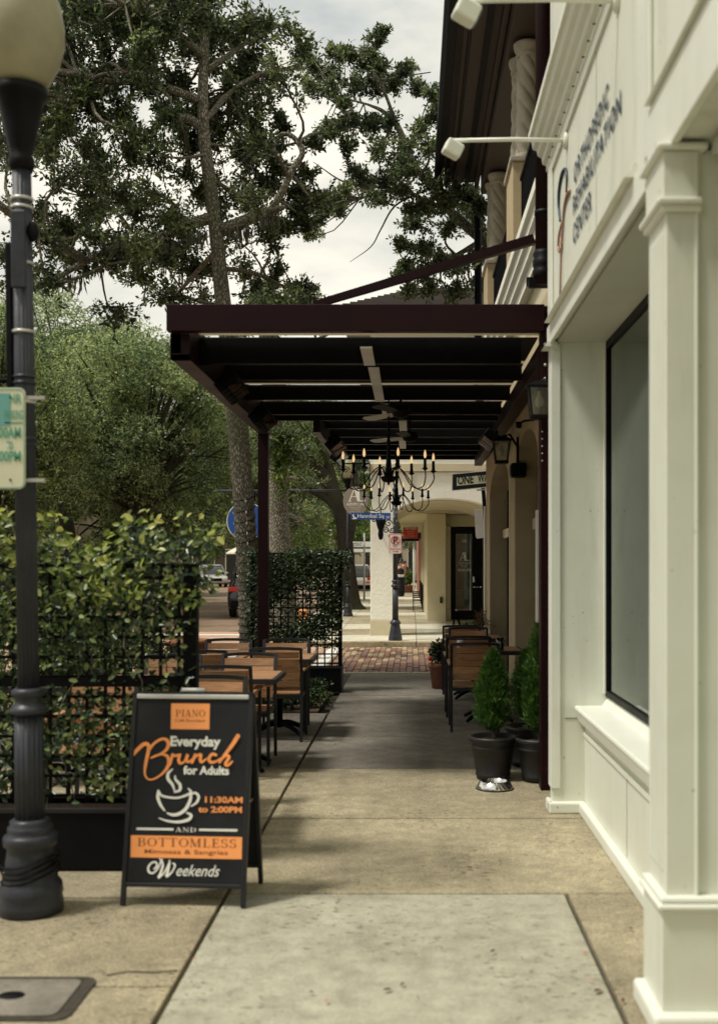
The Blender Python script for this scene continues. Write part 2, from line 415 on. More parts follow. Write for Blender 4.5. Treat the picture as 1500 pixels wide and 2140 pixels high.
M['blue'] = mat('blue_sign', (.012, .075, .32), .45)
M['taupe'] = mat('taupe_sign', (.24, .20, .175), .6)
M['red'] = mat('red_sign', (.62, .05, .04), .5)
M['glass'] = glassmat('window_glass', (.68, .80, .72), .03)
M['glass_dark'] = glassmat('dark_glass', (.35, .38, .36), .10)
M['globe'] = mat('frosted_globe', (.30, .27, .165), .4, var=.2, vscale=4)
M['low_gradient'] = mat('light_gradient_panel', (.52, .70, .60), .6, var=.05)  # lighter teal, imitates light in the lower part of the window
M['shade_in'] = mat('interior_shade', (.46, .52, .43), .8, var=.08)
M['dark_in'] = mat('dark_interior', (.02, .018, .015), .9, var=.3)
M['bark'] = barkmat('oak_bark', (.09, .08, .06), (.56, .51, .39))
M['bark2'] = barkmat('dark_bark', (.02, .016, .012), (.085, .07, .05))
M['leaf'] = leafmat('oak_leaves', (.022, .036, .018), (.07, .098, .042), (.24, .28, .12), 1.0, .4, .36)
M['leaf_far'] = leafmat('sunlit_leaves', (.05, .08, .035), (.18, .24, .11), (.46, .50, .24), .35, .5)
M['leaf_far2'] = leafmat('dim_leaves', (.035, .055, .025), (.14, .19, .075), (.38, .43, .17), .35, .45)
M['leaf_bright'] = leafmat('spring_leaves', (.06, .10, .025), (.13, .20, .05), (.28, .34, .10), .5, .4)
M['vine'] = leafmat('vine_leaves', (.014, .032, .014), (.045, .085, .03), (.30, .36, .12), 3.0, .3, .28)
M['vinetip'] = leafmat('young_vine_leaves', (.10, .15, .035), (.30, .36, .09), (.56, .56, .18), 4.0, .4, .35)
M['vinedark'] = leafmat('dark_vine_leaves', (.015, .03, .013), (.032, .06, .022), (.09, .13, .04), 3.0, .25, .35)
M['cypress'] = leafmat('cypress_sprays', (.02, .055, .012), (.05, .12, .02), (.12, .23, .04), 9.0, .3)
M['redleaf'] = leafmat('bronze_leaves', (.05, .03, .015), (.14, .07, .035), (.22, .13, .05), 6, .3)
M['flower'] = mat('red_petals', (.45, .02, .02), .6)
M['brick_road'] = brickfar('brick_street', (.20, .135, .095), (.28, .20, .13), (.07, .055, .04))
M['pink'] = brickfar('pink_pavers', (.42, .28, .20), (.47, .33, .25), (.25, .18, .13), .2, .4)
M['bricks'] = [mat('clay_brick_%s' % k, c, .85, var=.25, vscale=12, bump=.3, bscale=60, rnd=.18) for k, c in
               (('brown', (.22, .125, .09)), ('purple', (.185, .115, .095)), ('rose', (.30, .165, .11)), ('tan', (.42, .31, .18)))]
M['skin'] = mat('skin', (.50, .28, .19), .5); M['hair'] = mat('dark_hair', (.02, .012, .008), .6)
M['blackcloth'] = mat('black_fabric', (.010, .010, .012), .85); M['whitecloth'] = mat('white_fabric', (.7, .68, .62), .8)
M['bluecloth'] = mat('blue_fabric', (.05, .09, .16), .8); M['shirt'] = mat('patterned_shirt', (.45, .36, .30), .8, var=.5, vscale=12)
M['tyre'] = mat('tyre_rubber', (.012, .012, .012), .85); M['rim'] = mat('alloy_rim', (.5, .5, .5), .3, .8)
M['carglass'] = glassmat('car_glass', (.06, .07, .07), .15)
M['carwin'] = mat('car_window', (.02, .024, .024), .08, spec=.8)
def paint(n, c, r=.25): return mat(n, c, r, .15, coat=.8)
M['farwall'] = mat('far_facade_cream', (.36, .31, .22), .9, var=.15, vscale=.4)
M['farwall2'] = mat('far_facade_brown', (.07, .048, .034), .9, var=.25, vscale=.5)
M['fargreen'] = mat('far_ground', (.06, .07, .03), .95, c2=(.10, .09, .05), vscale=.3)
M['canvas'] = mat('canvas', (.66, .60, .46), .85)
M['ceramic'] = mat('white_ceramic', (.75, .74, .70), .25)
M['roofmetal'] = mat('grey_roof', (.16, .155, .15), .5, .3, var=.2)
M['polyc'] = None
def translucent(name, c):
    m, nt, b = newmat(name); N = nt.nodes; L = nt.links
    tr = N.new('ShaderNodeBsdfTranslucent'); tr.inputs[0].default_value = (*c, 1); b.inputs['Base Color'].default_value = (*c, 1)
    ms = N.new('ShaderNodeMixShader'); ms.inputs[0].default_value = .7; L.new(b.outputs[0], ms.inputs[1]); L.new(tr.outputs[0], ms.inputs[2])
    L.new(ms.outputs[0], N['Material Output'].inputs[0]); return m
M['polyc'] = translucent('translucent_roof_sheet', (.55, .50, .40))
M['frost'] = glassmat('seeded_lantern_glass', (.78, .78, .70), .16, .25)

# ------------------------------------------------------------------ text
def text(name, s, org, xd, up, width, height, m, parent, bold=0.0, space=1.0, shear=0.0, depth=.0015, label=None):
    cu = bpy.data.curves.new('t', 'FONT'); cu.body = s; cu.offset = bold; cu.shear = shear; cu.resolution_u = 3; cu.space_character = space
    t = bpy.data.objects.new('t', cu); col.objects.link(t)
    dg = bpy.context.evaluated_depsgraph_get(); dg.update()
    me = bpy.data.meshes.new_from_object(t.evaluated_get(dg)); bpy.data.objects.remove(t); bpy.data.curves.remove(cu)
    n = len(me.vertices); co = np.empty(n * 3); me.vertices.foreach_get('co', co); co = co.reshape(-1, 3)
    mn = co.min(0); mxx = co.max(0); w = mxx[0] - mn[0]; h = mxx[1] - mn[1]
    sx = width / w; sy = height / h if height else sx
    xd = Vector(xd).normalized(); up = Vector(up).normalized(); nn = xd.cross(up)
    org = Vector(org) - wloc(parent)
    q = np.outer((co[:, 0] - mn[0]) * sx, xd) + np.outer((co[:, 1] - mn[1]) * sy, up) + np.array(org + nn * depth)
    me.vertices.foreach_set('co', q.ravel()); me.materials.clear(); me.materials.append(m); me.update()
    o = bpy.data.objects.new(name, me); link(o, parent)
    if parent is not None: CH.setdefault(parent.name, []).append(o)
    if label: o['label'] = label
    return o

# thick and thin serif capitals: list of strokes (x0,y0,x1,y1,w) or arcs, in a 1-high cell
def serif_strokes(ch):
    T, t = .17, .055
    def I(x, a=0, b=1): return [(x, a, x, b, T)]
    S = []
    def ser(x, y, w=.16): S.append((x - w, y, x + w, y, .05))
    if ch == 'P':
        S += I(.18); ser(.18, .025); S += [(.0, .975, .4, .975, .05)]; S.append(('arc', .4, .73, .24, .245, -90, 90, t, T)); S.append((.18, .48, .4, .48, t)); W = .72
    elif ch == 'I': S += I(.2); ser(.2, .025, .2); ser(.2, .975, .2); W = .4
    elif ch == 'A':
        S += [(.08, 0, .38, 1, t), (.4, 1, .68, 0, T), (.2, .33, .58, .33, t)]; ser(.08, .025, .12); ser(.68, .025, .16); W = .84
    elif ch == 'N': S += [(.14, 0, .14, 1, t), (.14, .95, .72, .04, T), (.74, 0, .74, 1, t)]; ser(.14, .025, .13); ser(.12, .975, .12); ser(.74, .975, .13); W = .88
    elif ch == 'O': S.append(('arc', .42, .5, .36, .48, 0, 360, t, T)); W = .84
    elif ch == 'B':
        S += I(.18); S += [(0, .025, .42, .025, .05), (0, .975, .4, .975, .05), (.18, .52, .42, .52, t)]
        S.append(('arc', .4, .75, .2, .23, -90, 90, t, T)); S.append(('arc', .42, .27, .25, .25, -90, 90, t, T)); W = .76
    elif ch == 'T': S += I(.4); ser(.4, .025, .18); S += [(0, .975, .8, .975, .06), (.02, .8, .02, 1, .05), (.78, .8, .78, 1, .05)]; W = .8
    elif ch == 'M': S += [(.12, 0, .12, 1, t), (.14, 1, .48, .05, T), (.48, .05, .8, 1, t), (.84, 0, .84, 1, T)]; ser(.12, .025, .12); ser(.84, .025, .17); ser(.06, .975, .1); ser(.88, .975, .12); W = 1.02
    elif ch == 'L': S += I(.18); S += [(0, .025, .62, .025, .055), (.61, .0, .61, .28, .05)]; ser(.18, .975); W = .66
    elif ch == 'E': S += I(.18); S += [(0, .025, .64, .025, .055), (.63, .0, .63, .26, .05), (0, .975, .6, .975, .055), (.6, .76, .6, 1, .05), (.2, .5, .48, .5, t), (.48, .4, .48, .6, .05)]; W = .68
    elif ch == 'S':
        S.append(('arc', .32, .74, .22, .23, 30, 260, t, .13)); S.append(('arc', .32, .27, .24, .25, -150, 90, t, .14)); S += [(.53, .72, .53, .98, .045), (.06, .02, .06, .28, .045)]; W = .62
    elif ch == 'D': S += I(.18); S += [(0, .025, .38, .025, .05), (0, .975, .38, .975, .05)]; S.append(('arc', .36, .5, .38, .48, -90, 90, t, T)); W = .82
    else: W = .35
    return S, W
def serif(name, s, mapf, x0, y0, w, h, m, parent, gap=.14):
    """mapf(x,y,layer)->Vector"""
    tot = 0; L = []
    for ch in s:
        S, W = serif_strokes(ch); L.append((tot, S)); tot += W + gap
    tot -= gap; sx = w / tot; mb = MB(); lay = 0
    for ox, S in L:
        for q in S:
            lay += 1
            if q[0] == 'arc':
                _, cx, cy, rx, ry, a0, a1, tn, tk = q; n = 18; pts = []
                for i in range(n + 1):
                    a = R(a0 + (a1 - a0) * i / n); th = tn + (tk - tn) * abs(math.cos(a)) ** 1.5
                    pts.append(((ox + cx + (rx + th / 2) * math.cos(a)) * sx, (cy + (ry + tn * .3) * math.sin(a)) * h, (ox + cx + (rx - th / 2) * math.cos(a)) * sx, (cy + (ry - tn * .7) * math.sin(a)) * h))
                vs_ = []
                for p in pts: vs_ += [mapf(x0 + p[0], y0 + p[1], lay), mapf(x0 + p[2], y0 + p[3], lay)]
                mb.add(vs_, [(2 * i, 2 * i + 1, 2 * i + 3, 2 * i + 2) for i in range(n)])
            else:
                ax, ay, bx, by, th = q
                if abs(by - ay) < 1e-6: c4 = [(ax, ay - th / 2), (bx, ay - th / 2), (bx, ay + th / 2), (ax, ay + th / 2)]
                else: c4 = [(ax - th / 2, ay), (ax + th / 2, ay), (bx + th / 2, by), (bx - th / 2, by)]
                mb.add([mapf(x0 + (ox + p[0]) * sx, y0 + p[1] * h, lay) for p in c4], [(0, 1, 2, 3)])
    return mb.build(name, m, parent)
def ribbon(mb, pts, ws, mapf, lay, k=6):
    """script stroke through 2D points"""
    pp = spline([(p[0], p[1], 0) for p in pts], k); n = len(pp); wv = lerpr(ws, n)
    vs_ = []
    for i, p in enumerate(pp):
        d = (pp[min(i + 1, n - 1)] - pp[max(i - 1, 0)]); d.normalize(); q = Vector((-d.y, d.x, 0)) * wv[i] / 2
        vs_ += [mapf(p.x + q.x, p.y + q.y, lay + i * .02), mapf(p.x - q.x, p.y - q.y, lay + i * .02)]
    mb.add(vs_, [(2 * i, 2 * i + 1, 2 * i + 3, 2 * i + 2) for i in range(n - 1)])
    for e, q in ((0, pp[0]), (n - 1, pp[-1])):
        r = wv[e] / 2
        mb.add([mapf(q.x + r * math.cos(a * math.pi / 4), q.y + r * math.sin(a * math.pi / 4), lay + .5 + e * .02) for a in range(8)], [tuple(range(8))])

# ------------------------------------------------------------------ foliage helpers
def leaf_mesh(name, C, D, Nn, Ln, Wd, m, parent=None, kind=None, six=False):
    """C centres of leaf bases, D directions, Nn normals, Ln lengths, Wd widths"""
    n = len(C); S = np.cross(D, Nn); S /= np.linalg.norm(S, axis=1)[:, None] + 1e-9
    N2 = np.cross(S, D)
    L_ = Ln[:, None]; W_ = Wd[:, None]
    if six:
        v = np.stack([C, C + D * L_ * .3 + S * W_ * .45 + N2 * L_ * .05, C + D * L_ * .7 + S * W_ * .4 + N2 * L_ * .03, C + D * L_ - N2 * L_ * .12,
                      C + D * L_ * .7 - S * W_ * .4 + N2 * L_ * .03, C + D * L_ * .3 - S * W_ * .45 + N2 * L_ * .05], 1).reshape(-1, 3)
        base = np.arange(n)[:, None] * 6
        f1 = base + np.array([[0, 1, 2, 3]]); f2 = base + np.array([[0, 3, 4, 5]])
        f = np.stack([f1, f2], 1).reshape(-1, 4); k = 6
    else:
        v = np.stack([C, C + D * L_ * .5 + S * W_ * .5, C + D * L_ - N2 * L_ * .08, C + D * L_ * .5 - S * W_ * .5], 1).reshape(-1, 3)
        f = np.arange(n * 4).reshape(-1, 4)
    off = np.array(wloc(parent)) if parent is not None else np.zeros(3)
    v = v - off
    me = bpy.data.meshes.new(name)
    me.vertices.add(len(v)); me.vertices.foreach_set('co', v.ravel())
    me.loops.add(f.size); me.loops.foreach_set('vertex_index', f.ravel().astype(np.int32))
    me.polygons.add(len(f)); me.polygons.foreach_set('loop_start', (np.arange(len(f)) * 4).astype(np.int32))
    me.materials.append(m); me.update(calc_edges=True)
    o = bpy.data.objects.new(name, me); link(o, parent)
    if parent is not None: CH.setdefault(parent.name, []).append(o)
    if kind: o['kind'] = kind
    return o
def unit(a): return a / (np.linalg.norm(a, axis=1)[:, None] + 1e-9)
def tufts(tips, dirs, per, ln, wd, spread=.9):
    n = len(tips); C = np.repeat(tips, per, 0); D = np.repeat(dirs, per, 0)
    D = unit(D + rng.normal(0, spread, (n * per, 3))); C = C + D * rng.uniform(0, ln * .4, (n * per, 1)) - np.repeat(dirs, per, 0) * rng.uniform(0, ln * 1.6, (n * per, 1))
    Nn = unit(rng.normal(0, 1, (n * per, 3)) + np.array([0, 0, .9]))
    Ln = rng.uniform(.65, 1.15, n * per) * ln; return C, D, Nn, Ln, Ln * wd / ln

def make_tree(name, label, cat, base, trunk, limbs, clumps, bark, leafm, ln=.085, wd=.03, per=8, sub=13, tips=7, twig=True, group=None, spread=.9):
    """trunk/limbs: (pts, radii); clumps: (centre Vector, radius)"""
    t = thing(name, label, cat, base, group)
    mb = MB(); nodes = []
    pts = spline(trunk[0], 5); mb.tube(pts, lerpr(trunk[1], len(pts)), 14); nodes += [(p, r) for p, r in zip(pts, lerpr(trunk[1], len(pts)))][len(pts) // 4:]
    mb.build('trunk', bark, t)
    for lp, lr, *nb_ in limbs:
        q = spline(lp, 5); rr = lerpr(lr, len(q)); nodes += list(zip(q, rr))[:int(len(q) * .55)] if nb_ and lr[0] > .04 else [] if nb_ else [k_ for k_ in list(zip(q, rr))[:int(len(q) * .8)] if k_[1] > .015]
        MB().tube(q, rr, 8).build('limb', bark, t)
    na = np.array([tuple(p) for p, r in nodes]); bb = MB(); T = []; D = []
    for c, r in clumps:
        c = Vector(c); k = int(np.argmin(((na - np.array(c)) ** 2).sum(1))); s = Vector(na[k])
        L = (c - s).length; r0 = min(nodes[k][1] * .7, .012 + L * .018)
        midp = (s + c) / 2 + Vector(rng.normal(0, .12, 3)) * L
        br = spline([s, midp, c], 3)
        if L < 1.7: bb.tube(br, lerpr([r0, r0 * .7, .01], len(br)), 5, caps=False)
        for i in range(sub):
            d = Vector(rng.normal(0, 1, 3)); d.normalize(); e = c + Vector((d.x * r, d.y * r, d.z * r * .75)) * rng.uniform(.6, 1.1)
            st = br[-1 - int(rng.integers(0, min(3, len(br))))]
            m2 = (st + e) / 2 + Vector(rng.normal(0, .1, 3)) * r
            if twig: bb.tube([st, m2, e], [.010, .006, .003], 3, caps=False)
            for j in range(tips):
                f = (j + 1) / tips; p = st.lerp(m2, min(1, f * 2)) if f < .5 else m2.lerp(e, f * 2 - 1)
                p = p + Vector(rng.normal(0, .11, 3)) * r
                T.append(tuple(p)); dd = (e - st).normalized() + Vector((0, 0, .35)); D.append(tuple(dd))
    if bb.v: bb.build('branches', bark, t, kind='stuff')
    C, Dd, Nn, Ln, Wd = tufts(np.array(T), unit(np.array(D)), per, ln, wd, spread)
    leaf_mesh('crown', C, Dd, Nn, Ln, Wd, leafm, t, kind='stuff')
    return t

def grid_clumps(rows, u0, v0, cell, y, r, dy, keep=lambda u, v: True):
    out = []
    for j, row in enumerate(rows):
        for i, ch in enumerate(row):
            for k in range(int(ch) if ch.isdigit() else 0):
                u = u0 + (i + rng.uniform(0, 1)) * cell; v = v0 + (j + rng.uniform(0, 1)) * cell
                if keep(u, v):
                    yy = y + rng.uniform(-dy, dy); out.append((P(u, v, yy), r * rng.uniform(.75, 1.2)))
    return out

def bush(name, label, cat, c, rad, n, m, ln, wd, group=None, top=0.0, parent=None, part='foliage', six=False, shape=None):
    """dense leafy mass, rad=(rx,ry,rz) about centre c"""
    t = parent if parent is not None else thing(name, label, cat, (c[0], c[1], c[2] - rad[2]), group)
    d = unit(rng.normal(0, 1, (n, 3))); rr = rng.uniform(.35, 1.05, (n, 1)) ** .6
    lum = 1 + .18 * np.sin(d[:, :1] * 7 + d[:, 1:2] * 5) + .12 * np.sin(d[:, 2:] * 11)
    p = d * rr * lum * np.array(rad)
    if shape: p = shape(p)
    tips = p + np.array(c)
    C, D, Nn, Ln, Wd = tufts(tips, d, 4, ln, wd, .7)
    leaf_mesh(part, C, D, Nn, Ln, Wd, m, t, kind='stuff', six=six)
    return t

# ================================================================== SETTING: ground, roads, pavements
g = MB().add([(-400, -60, -.16), (400, -60, -.16), (400, 700, -.16), (-400, 700, -.16)], [(0, 1, 2, 3)]).build('ground', M['fargreen'], kind='structure')
sb = MB().box(-4.6, 3.0, -3, 16.9, -.15, -.035).build('sidewalk', M['joint'], kind='structure')
GAP = .010
def slab(x0, x1, y0, y1, m, z=0.0, parent=sb, lab=None, dz=None):
    dz = random.uniform(-.0025, .0025) if dz is None else dz
    o = MB().box(x0 + GAP, x1 - GAP, y0 + GAP, y1 - GAP, z - .09, z + dz).build('slab', m, parent, bev=.006, seg=2)
    if lab: o['label'] = lab
    return o
XL = -.91
ys = [-1.0, .65, 2.25, 3.9, 5.54, 7.18, 8.92, 10.6, 12.25, 13.9, 15.5, 16.72]
for i in range(len(ys) - 1):
    a, b = ys[i], ys[i + 1]; m = M['concrete'] if b < 9 else M['concrete_shade']  # slabs under the canopy take the shade-darkened concrete
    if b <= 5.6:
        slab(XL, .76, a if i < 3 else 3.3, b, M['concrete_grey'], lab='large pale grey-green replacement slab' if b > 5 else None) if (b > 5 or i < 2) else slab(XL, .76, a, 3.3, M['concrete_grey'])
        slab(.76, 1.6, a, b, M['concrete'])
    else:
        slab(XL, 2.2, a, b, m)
for i, (a, b) in enumerate([(-1, .9), (.9, 2.6), (2.6, 4.32), (4.32, 5.47), (5.47, 7.2), (7.2, 8.95), (8.95, 10.6), (10.6, 12.25), (12.25, 13.9), (13.9, 16.72)]):
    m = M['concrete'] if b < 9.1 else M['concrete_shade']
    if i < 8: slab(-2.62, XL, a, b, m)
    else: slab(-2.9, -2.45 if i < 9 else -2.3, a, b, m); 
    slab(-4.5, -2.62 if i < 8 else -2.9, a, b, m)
# white flush kerb at the end of the near pavement
for i in range(5):
    MB().box(-4.5 + i * 1.5 + .006, -3 + i * 1.5 - .006, 16.74, 16.9, -.12, .004).build('curbstone', M['concrete_grey'], sb, bev=.01)

# cross street of clay bricks
road = MB().box(-1.35, 12, 16.9, 22.42, -.2, -.075).build('brick_road', M['joint'], kind='structure')
BW, BL = .104, .46
bmesh_cache = {}
def brick_me(k):
    if k not in bmesh_cache:
        o = MB().box(-BW / 2 + .004, BW / 2 - .004, -BL / 2 + .008, BL / 2 - .008, -.06, 0).build('tmp', M['bricks'][k % 4]); me = o.data
        bm_ = bmesh.new(); bm_.from_mesh(me); bmesh.ops.bevel(bm_, geom=[e for e in bm_.edges if abs(e.verts[0].co.z) < 1e-5 and abs(e.verts[1].co.z) < 1e-5], offset=.006, segments=1, affect='EDGES'); bm_.to_mesh(me); bm_.free()
        bpy.data.objects.remove(o); bmesh_cache[k] = me; me.name = 'brick'
    return bmesh_cache[k]
rest = MB(); nb = 0
for c in range(0, 110):
    x = -1.28 + c * BW
    if x > 11.8: break
    y = 16.92 + random.uniform(0, .3) - .3
    while y < 22.4:
        L = BL * random.choice((.55, .8, 1, 1, 1.15)); y0 = max(y, 16.91); y1 = min(y + L, 22.41)
        if y1 - y0 > .06:
            zc = -.03 + .012 * math.sin((y - 17) * .57)
            if x < 1.25 and nb < 290:
                far = (y - 16.9) / 5.5
                k = random.choices(range(4), (1 - far * .7, 1 - far * .75, .8, .15 + far * .9))[0]
                o = bpy.data.objects.new('brick', brick_me(k)); o.scale = (1, (y1 - y0 - .004) / BL, 1)
                o.location = (x + random.uniform(-.003, .003), (y0 + y1) / 2, zc + random.uniform(-.006, .004)); o.rotation_euler = (random.uniform(-.01, .01), random.uniform(-.02, .02), random.uniform(-.012, .012))
                link(o, road); nb += 1
            else:
                rest.box(x - BW / 2 + .004, x + BW / 2 - .004, y0 + .004, y1 - .004, zc - .04, zc)
        y += L
rest.build('brick_paving', M['bricks'][2], road, kind='stuff')
MB().box(-9.5, -1.36, 16.9, 27.4, -.2, -.03).build('crossing', M['pink'], kind='structure')
cl = MB(); cl.box(-9.5, -1.75, 26.2, 26.5, -.03, -.024); cl.box(-1.62, -1.40, 17.0, 22.3, -.03, -.024)
cl.build('road_markings', M['whitepaint'], kind='structure')
MB().box(-16.5, -3.0, 27.4, 420, -.2, -.055).build('brick_street', M['brick_road'], kind='structure')
MB().box(-60, -9.5, 10, 27.4, -.2, -.052).build('street', M['brick_road'], kind='structure')
MB().box(-9.5, -4.7, -20, 16.9, -.2, -.05).build('brick_street', M['brick_road'], kind='structure')
MB().box(-60, -16.6, 27.5, 420, -.2, .02).build('far_pavement', M['concrete_shade'], kind='structure')

# pavement on the far side of the cross street
sb2 = MB().add([(-2.9, 22.45, .02), (9, 22.45, .02), (9, 31, .11), (-2.9, 31, .11), (-2.9, 90, .11), (9, 90, .11), (-2.9, 22.45, -.15), (9, 22.45, -.15)],
               [(0, 1, 2, 3), (3, 2, 5, 4), (6, 7, 1, 0)]).build('sidewalk', M['joint'], kind='structure')
def zs(y): return .08 + .09 * min(1, max(0, (y - 24.3) / 6.7))
xs2 = [-2.88, -1.62, .1, 1.8, 3.5]
ys2 = [22.62, 24.6, 26.4, 28.2, 30.0, 32, 34, 36, 38.5, 41, 44, 47, 50, 54, 58, 64, 72, 90]
for i in range(len(ys2) - 1):
    for j in range(len(xs2) - 1):
        if i > 6 and j == 3: continue
        a, b = ys2[i] + .008, ys2[i + 1] - .008; x0, x1 = xs2[j] + .006, xs2[j + 1] - .006
        q = MB().add([(x0, a, zs(a) - .06), (x1, a, zs(a) - .06), (x1, b, zs(b) - .06), (x0, b, zs(b) - .06), (x0, a, zs(a)), (x1, a, zs(a)), (x1, b, zs(b)), (x0, b, zs(b))],
                     [(3, 2, 1, 0), (4, 5, 6, 7), (0, 1, 5, 4), (1, 2, 6, 5), (2, 3, 7, 6), (3, 0, 4, 7)])
        q.build('slab', M['pale'] if i == 0 or i % 3 == 2 else M['concrete'] if (i + j) % 3 else M['concrete_grey'], sb2)
for i in range(8):
    MB().box(-2.9 + i * 1.5 + .006, -1.4 + i * 1.5 - .006, 22.42, 22.61, -.14, .082 + (.004 if i % 2 else 0)).build('curbstone', M['curb'], sb2, bev=.02, seg=2)
for i in range(14):
    MB().box(-3.07, -2.91, 22.8 + i * 3 + .01, 25.8 + i * 3 - .01, -.14, .085).build('curbstone', M['curb'], sb2, bev=.02)

# ================================================================== WHITE STOREFRONT (right, near)
ws = thing('white_storefront', 'cream painted wooden storefront with deep cornice and big display window, nearest building on the right', 'building', (1.1, 5.5, 0))
XF = .92; YE = 7.46
# fascia wall block above window, from far end to behind camera
MB().box(XF, 2.6, -1, YE, 3.09, 4.32).build('fascia', M['white'], ws, bev=.004)
MB().box(XF, 2.6, -1, YE, 4.78, 8.0).build('upper_wall', M['white'], ws)
# return wall at far end (faces camera) and side
MB().box(XF, 1.28, 7.34, YE, 0, 3.088).build('return_wall', M['white'], ws, bev=.003)
MB().box(1.24, 2.6, 7.36, YE - .004, 0, 3.086).build('end_wall', M['white'], ws)
# corner boards at return wall
MB().box(XF - .012, XF + .05, 7.325, YE + .008, .16, 3.06).build('corner_board', M['white2'], ws, bev=.004)
# bay apron below sill
MB().box(1.13, 1.42, 4.15, 7.34, .0, .668).build('apron', M['white'], ws)
MB().box(1.118, 1.131, 4.15, 7.335, .50, .53).build('panel_moulding', M['white2'], ws, bev=.004)
MB().box(1.06, 1.40, 4.15, 7.338, .668, .70).build('sill', M['white2'], ws, bev=.012)
MB().prism([(1.085, .60), (1.13, .60), (1.13, .668), (1.065, .668)], 'y', 4.16, 7.336).build('sill_moulding', M['white2'], ws)
MB().prism([(1.24, .70), (1.40, .70), (1.40, .775), (1.28, .76)], 'y', 4.16, 7.336).build('sill_slope', M['white2'], ws)
# soffit of the bay
MB().box(XF + .03, 1.45, 4.15, 7.337, 3.07, 3.088).build('soffit', M['soffit'], ws)
# bottom band of the fascia
MB().box(XF - .022, XF - .001, 4.35, YE + .01, 3.06, 3.19).build('fascia_band', M['white2'], ws, bev=.004)
MB().prism([(XF - .06, 3.19), (XF - .001, 3.19), (XF - .001, 3.25), (XF - .02, 3.25), (XF - .035, 3.22)], 'y', 4.55, 7.30).build('fascia_moulding', M['white2'], ws)
MB().prism([(XF - .06, 3.04), (XF + .03, 3.04), (XF + .03, 3.06), (XF - .02, 3.09)], 'y', 7.30, YE + .02).build('corner_moulding', M['white2'], ws)
# vertical board between the panels, second panel
MB().box(XF - .018, XF - .002, 4.28, 4.50, 3.19, 4.28).build('panel_stile', M['white2'], ws, bev=.004)
MB().box(XF - .018, XF - .002, 7.28, YE, 3.25, 4.28).build('panel_stile', M['white2'], ws, bev=.004)
MB().prism([(XF - .05, 3.34), (XF - .001, 3.34), (XF - .001, 3.40), (XF - .02, 3.40)], 'y', 0.4, 4.22).build('fascia_moulding', M['white2'], ws)
MB().box(XF - .03, XF - .001, -1, 4.26, 3.07, 3.33).build('fascia_band', M['white2'], ws, bev=.004)
# cornice: stepped crown moulding
cp = [(XF, 4.25), (XF - .02, 4.25), (XF - .02, 4.29), (XF - .045, 4.30), (XF - .05, 4.34), (XF - .075, 4.355), (XF - .085, 4.39), (XF - .11, 4.40), (XF - .12, 4.45), (XF - .14, 4.455), (XF - .14, 4.50), (XF, 4.56), (XF + .3, 4.56), (XF + .3, 4.25)]
MB().prism(cp, 'y', -1, YE + .07).build('cornice', M['white2'], ws)
cp2 = [(XF - .001, 4.18), (XF - .015, 4.18), (XF - .015, 4.25), (XF - .001, 4.25)]
MB().prism(cp2, 'y', 4.5, YE + .02).build('cornice_band', M['white'], ws)
for k in range(16):
    MB().box(XF - .034, XF - .02, 4.6 + k * .18, 4.6 + k * .18 + .006, 4.266, 4.272).build('nail_head', M['joint'], ws)
MB().box(1.0, 1.125, 7.336, 7.3395, .615, .618).build('seam', M['joint'], ws)
MB().box(XF - .0012, XF + .001, 5.6, 5.603, 3.25, 4.2).build('seam', M['joint'], ws)
MB().box(XF - .0012, XF + .001, 2.9, 2.904, 3.4, 4.2).build('seam', M['joint'], ws)
MB().box(1.1285, 1.1305, 5.9, 5.903, .08, .5).build('seam', M['joint'], ws)
# window
wf = MB(); 
wf.box(1.262, 1.30, 4.2, 7.33, .762, .80); wf.box(1.262, 1.30, 4.2, 7.33, 3.02, 3.068); wf.box(1.262, 1.30, 7.285, 7.335, .80, 3.02)
win = wf.build('window', M['black'], ws)
MB().box(1.278, 1.286, 4.2, 7.285, .80, 3.02).build('pane', M['glass'], win)
MB().box(1.248, 1.2615, 7.30, 7.336, .78, 3.068).build('window_casing', M['white2'], ws, bev=.003)
MB().box(1.62, 1.64, 3.5, 7.33, 1.55, 3.06).build('roller_shade', M['shade_in'], ws)
MB().box(1.50, 1.515, 3.5, 7.28, .78, 1.50).build('light_gradient_panel', M['low_gradient'], ws)  # added sheet; the window's light gradient is put into its colour
MB().box(1.60, 1.61, 3.5, 7.33, .5, 1.549).build('inner_wall', M['shade_in'], ws)
MB().box(1.31, 1.33, 7.18, 7.20, .8, 3.02).build('inner_frame', M['white2'], ws)
MB().box(1.31, 1.33, 4.2, 7.19, 1.50, 1.515).build('inner_rail', M['shade_in'], ws)
MB().box(1.44, 1.62, 7.29, 7.33, .8, 3.06).build('reveal', M['shade_in'], ws)
MB().box(1.30, 1.62, 3.6, 7.33, .70, .76).build('inner_sill', M['shade_in'], ws)
MB().box(1.295, 1.305, 7.05, 7.10, 2.62, 2.72).build('window_latch', M['black'], ws)
# baseboards
def base(x0, x1, y0, y1):
    m = MB().box(x0, x1, y0, y1, 0, .075).build('baseboard', M['white2'], ws, bev=.012)
base(XF - .03, XF + .002, 7.30, YE + .02); base(XF - .03, 1.13, 7.29, 7.345); base(1.085, 1.132, 4.15, 7.30)
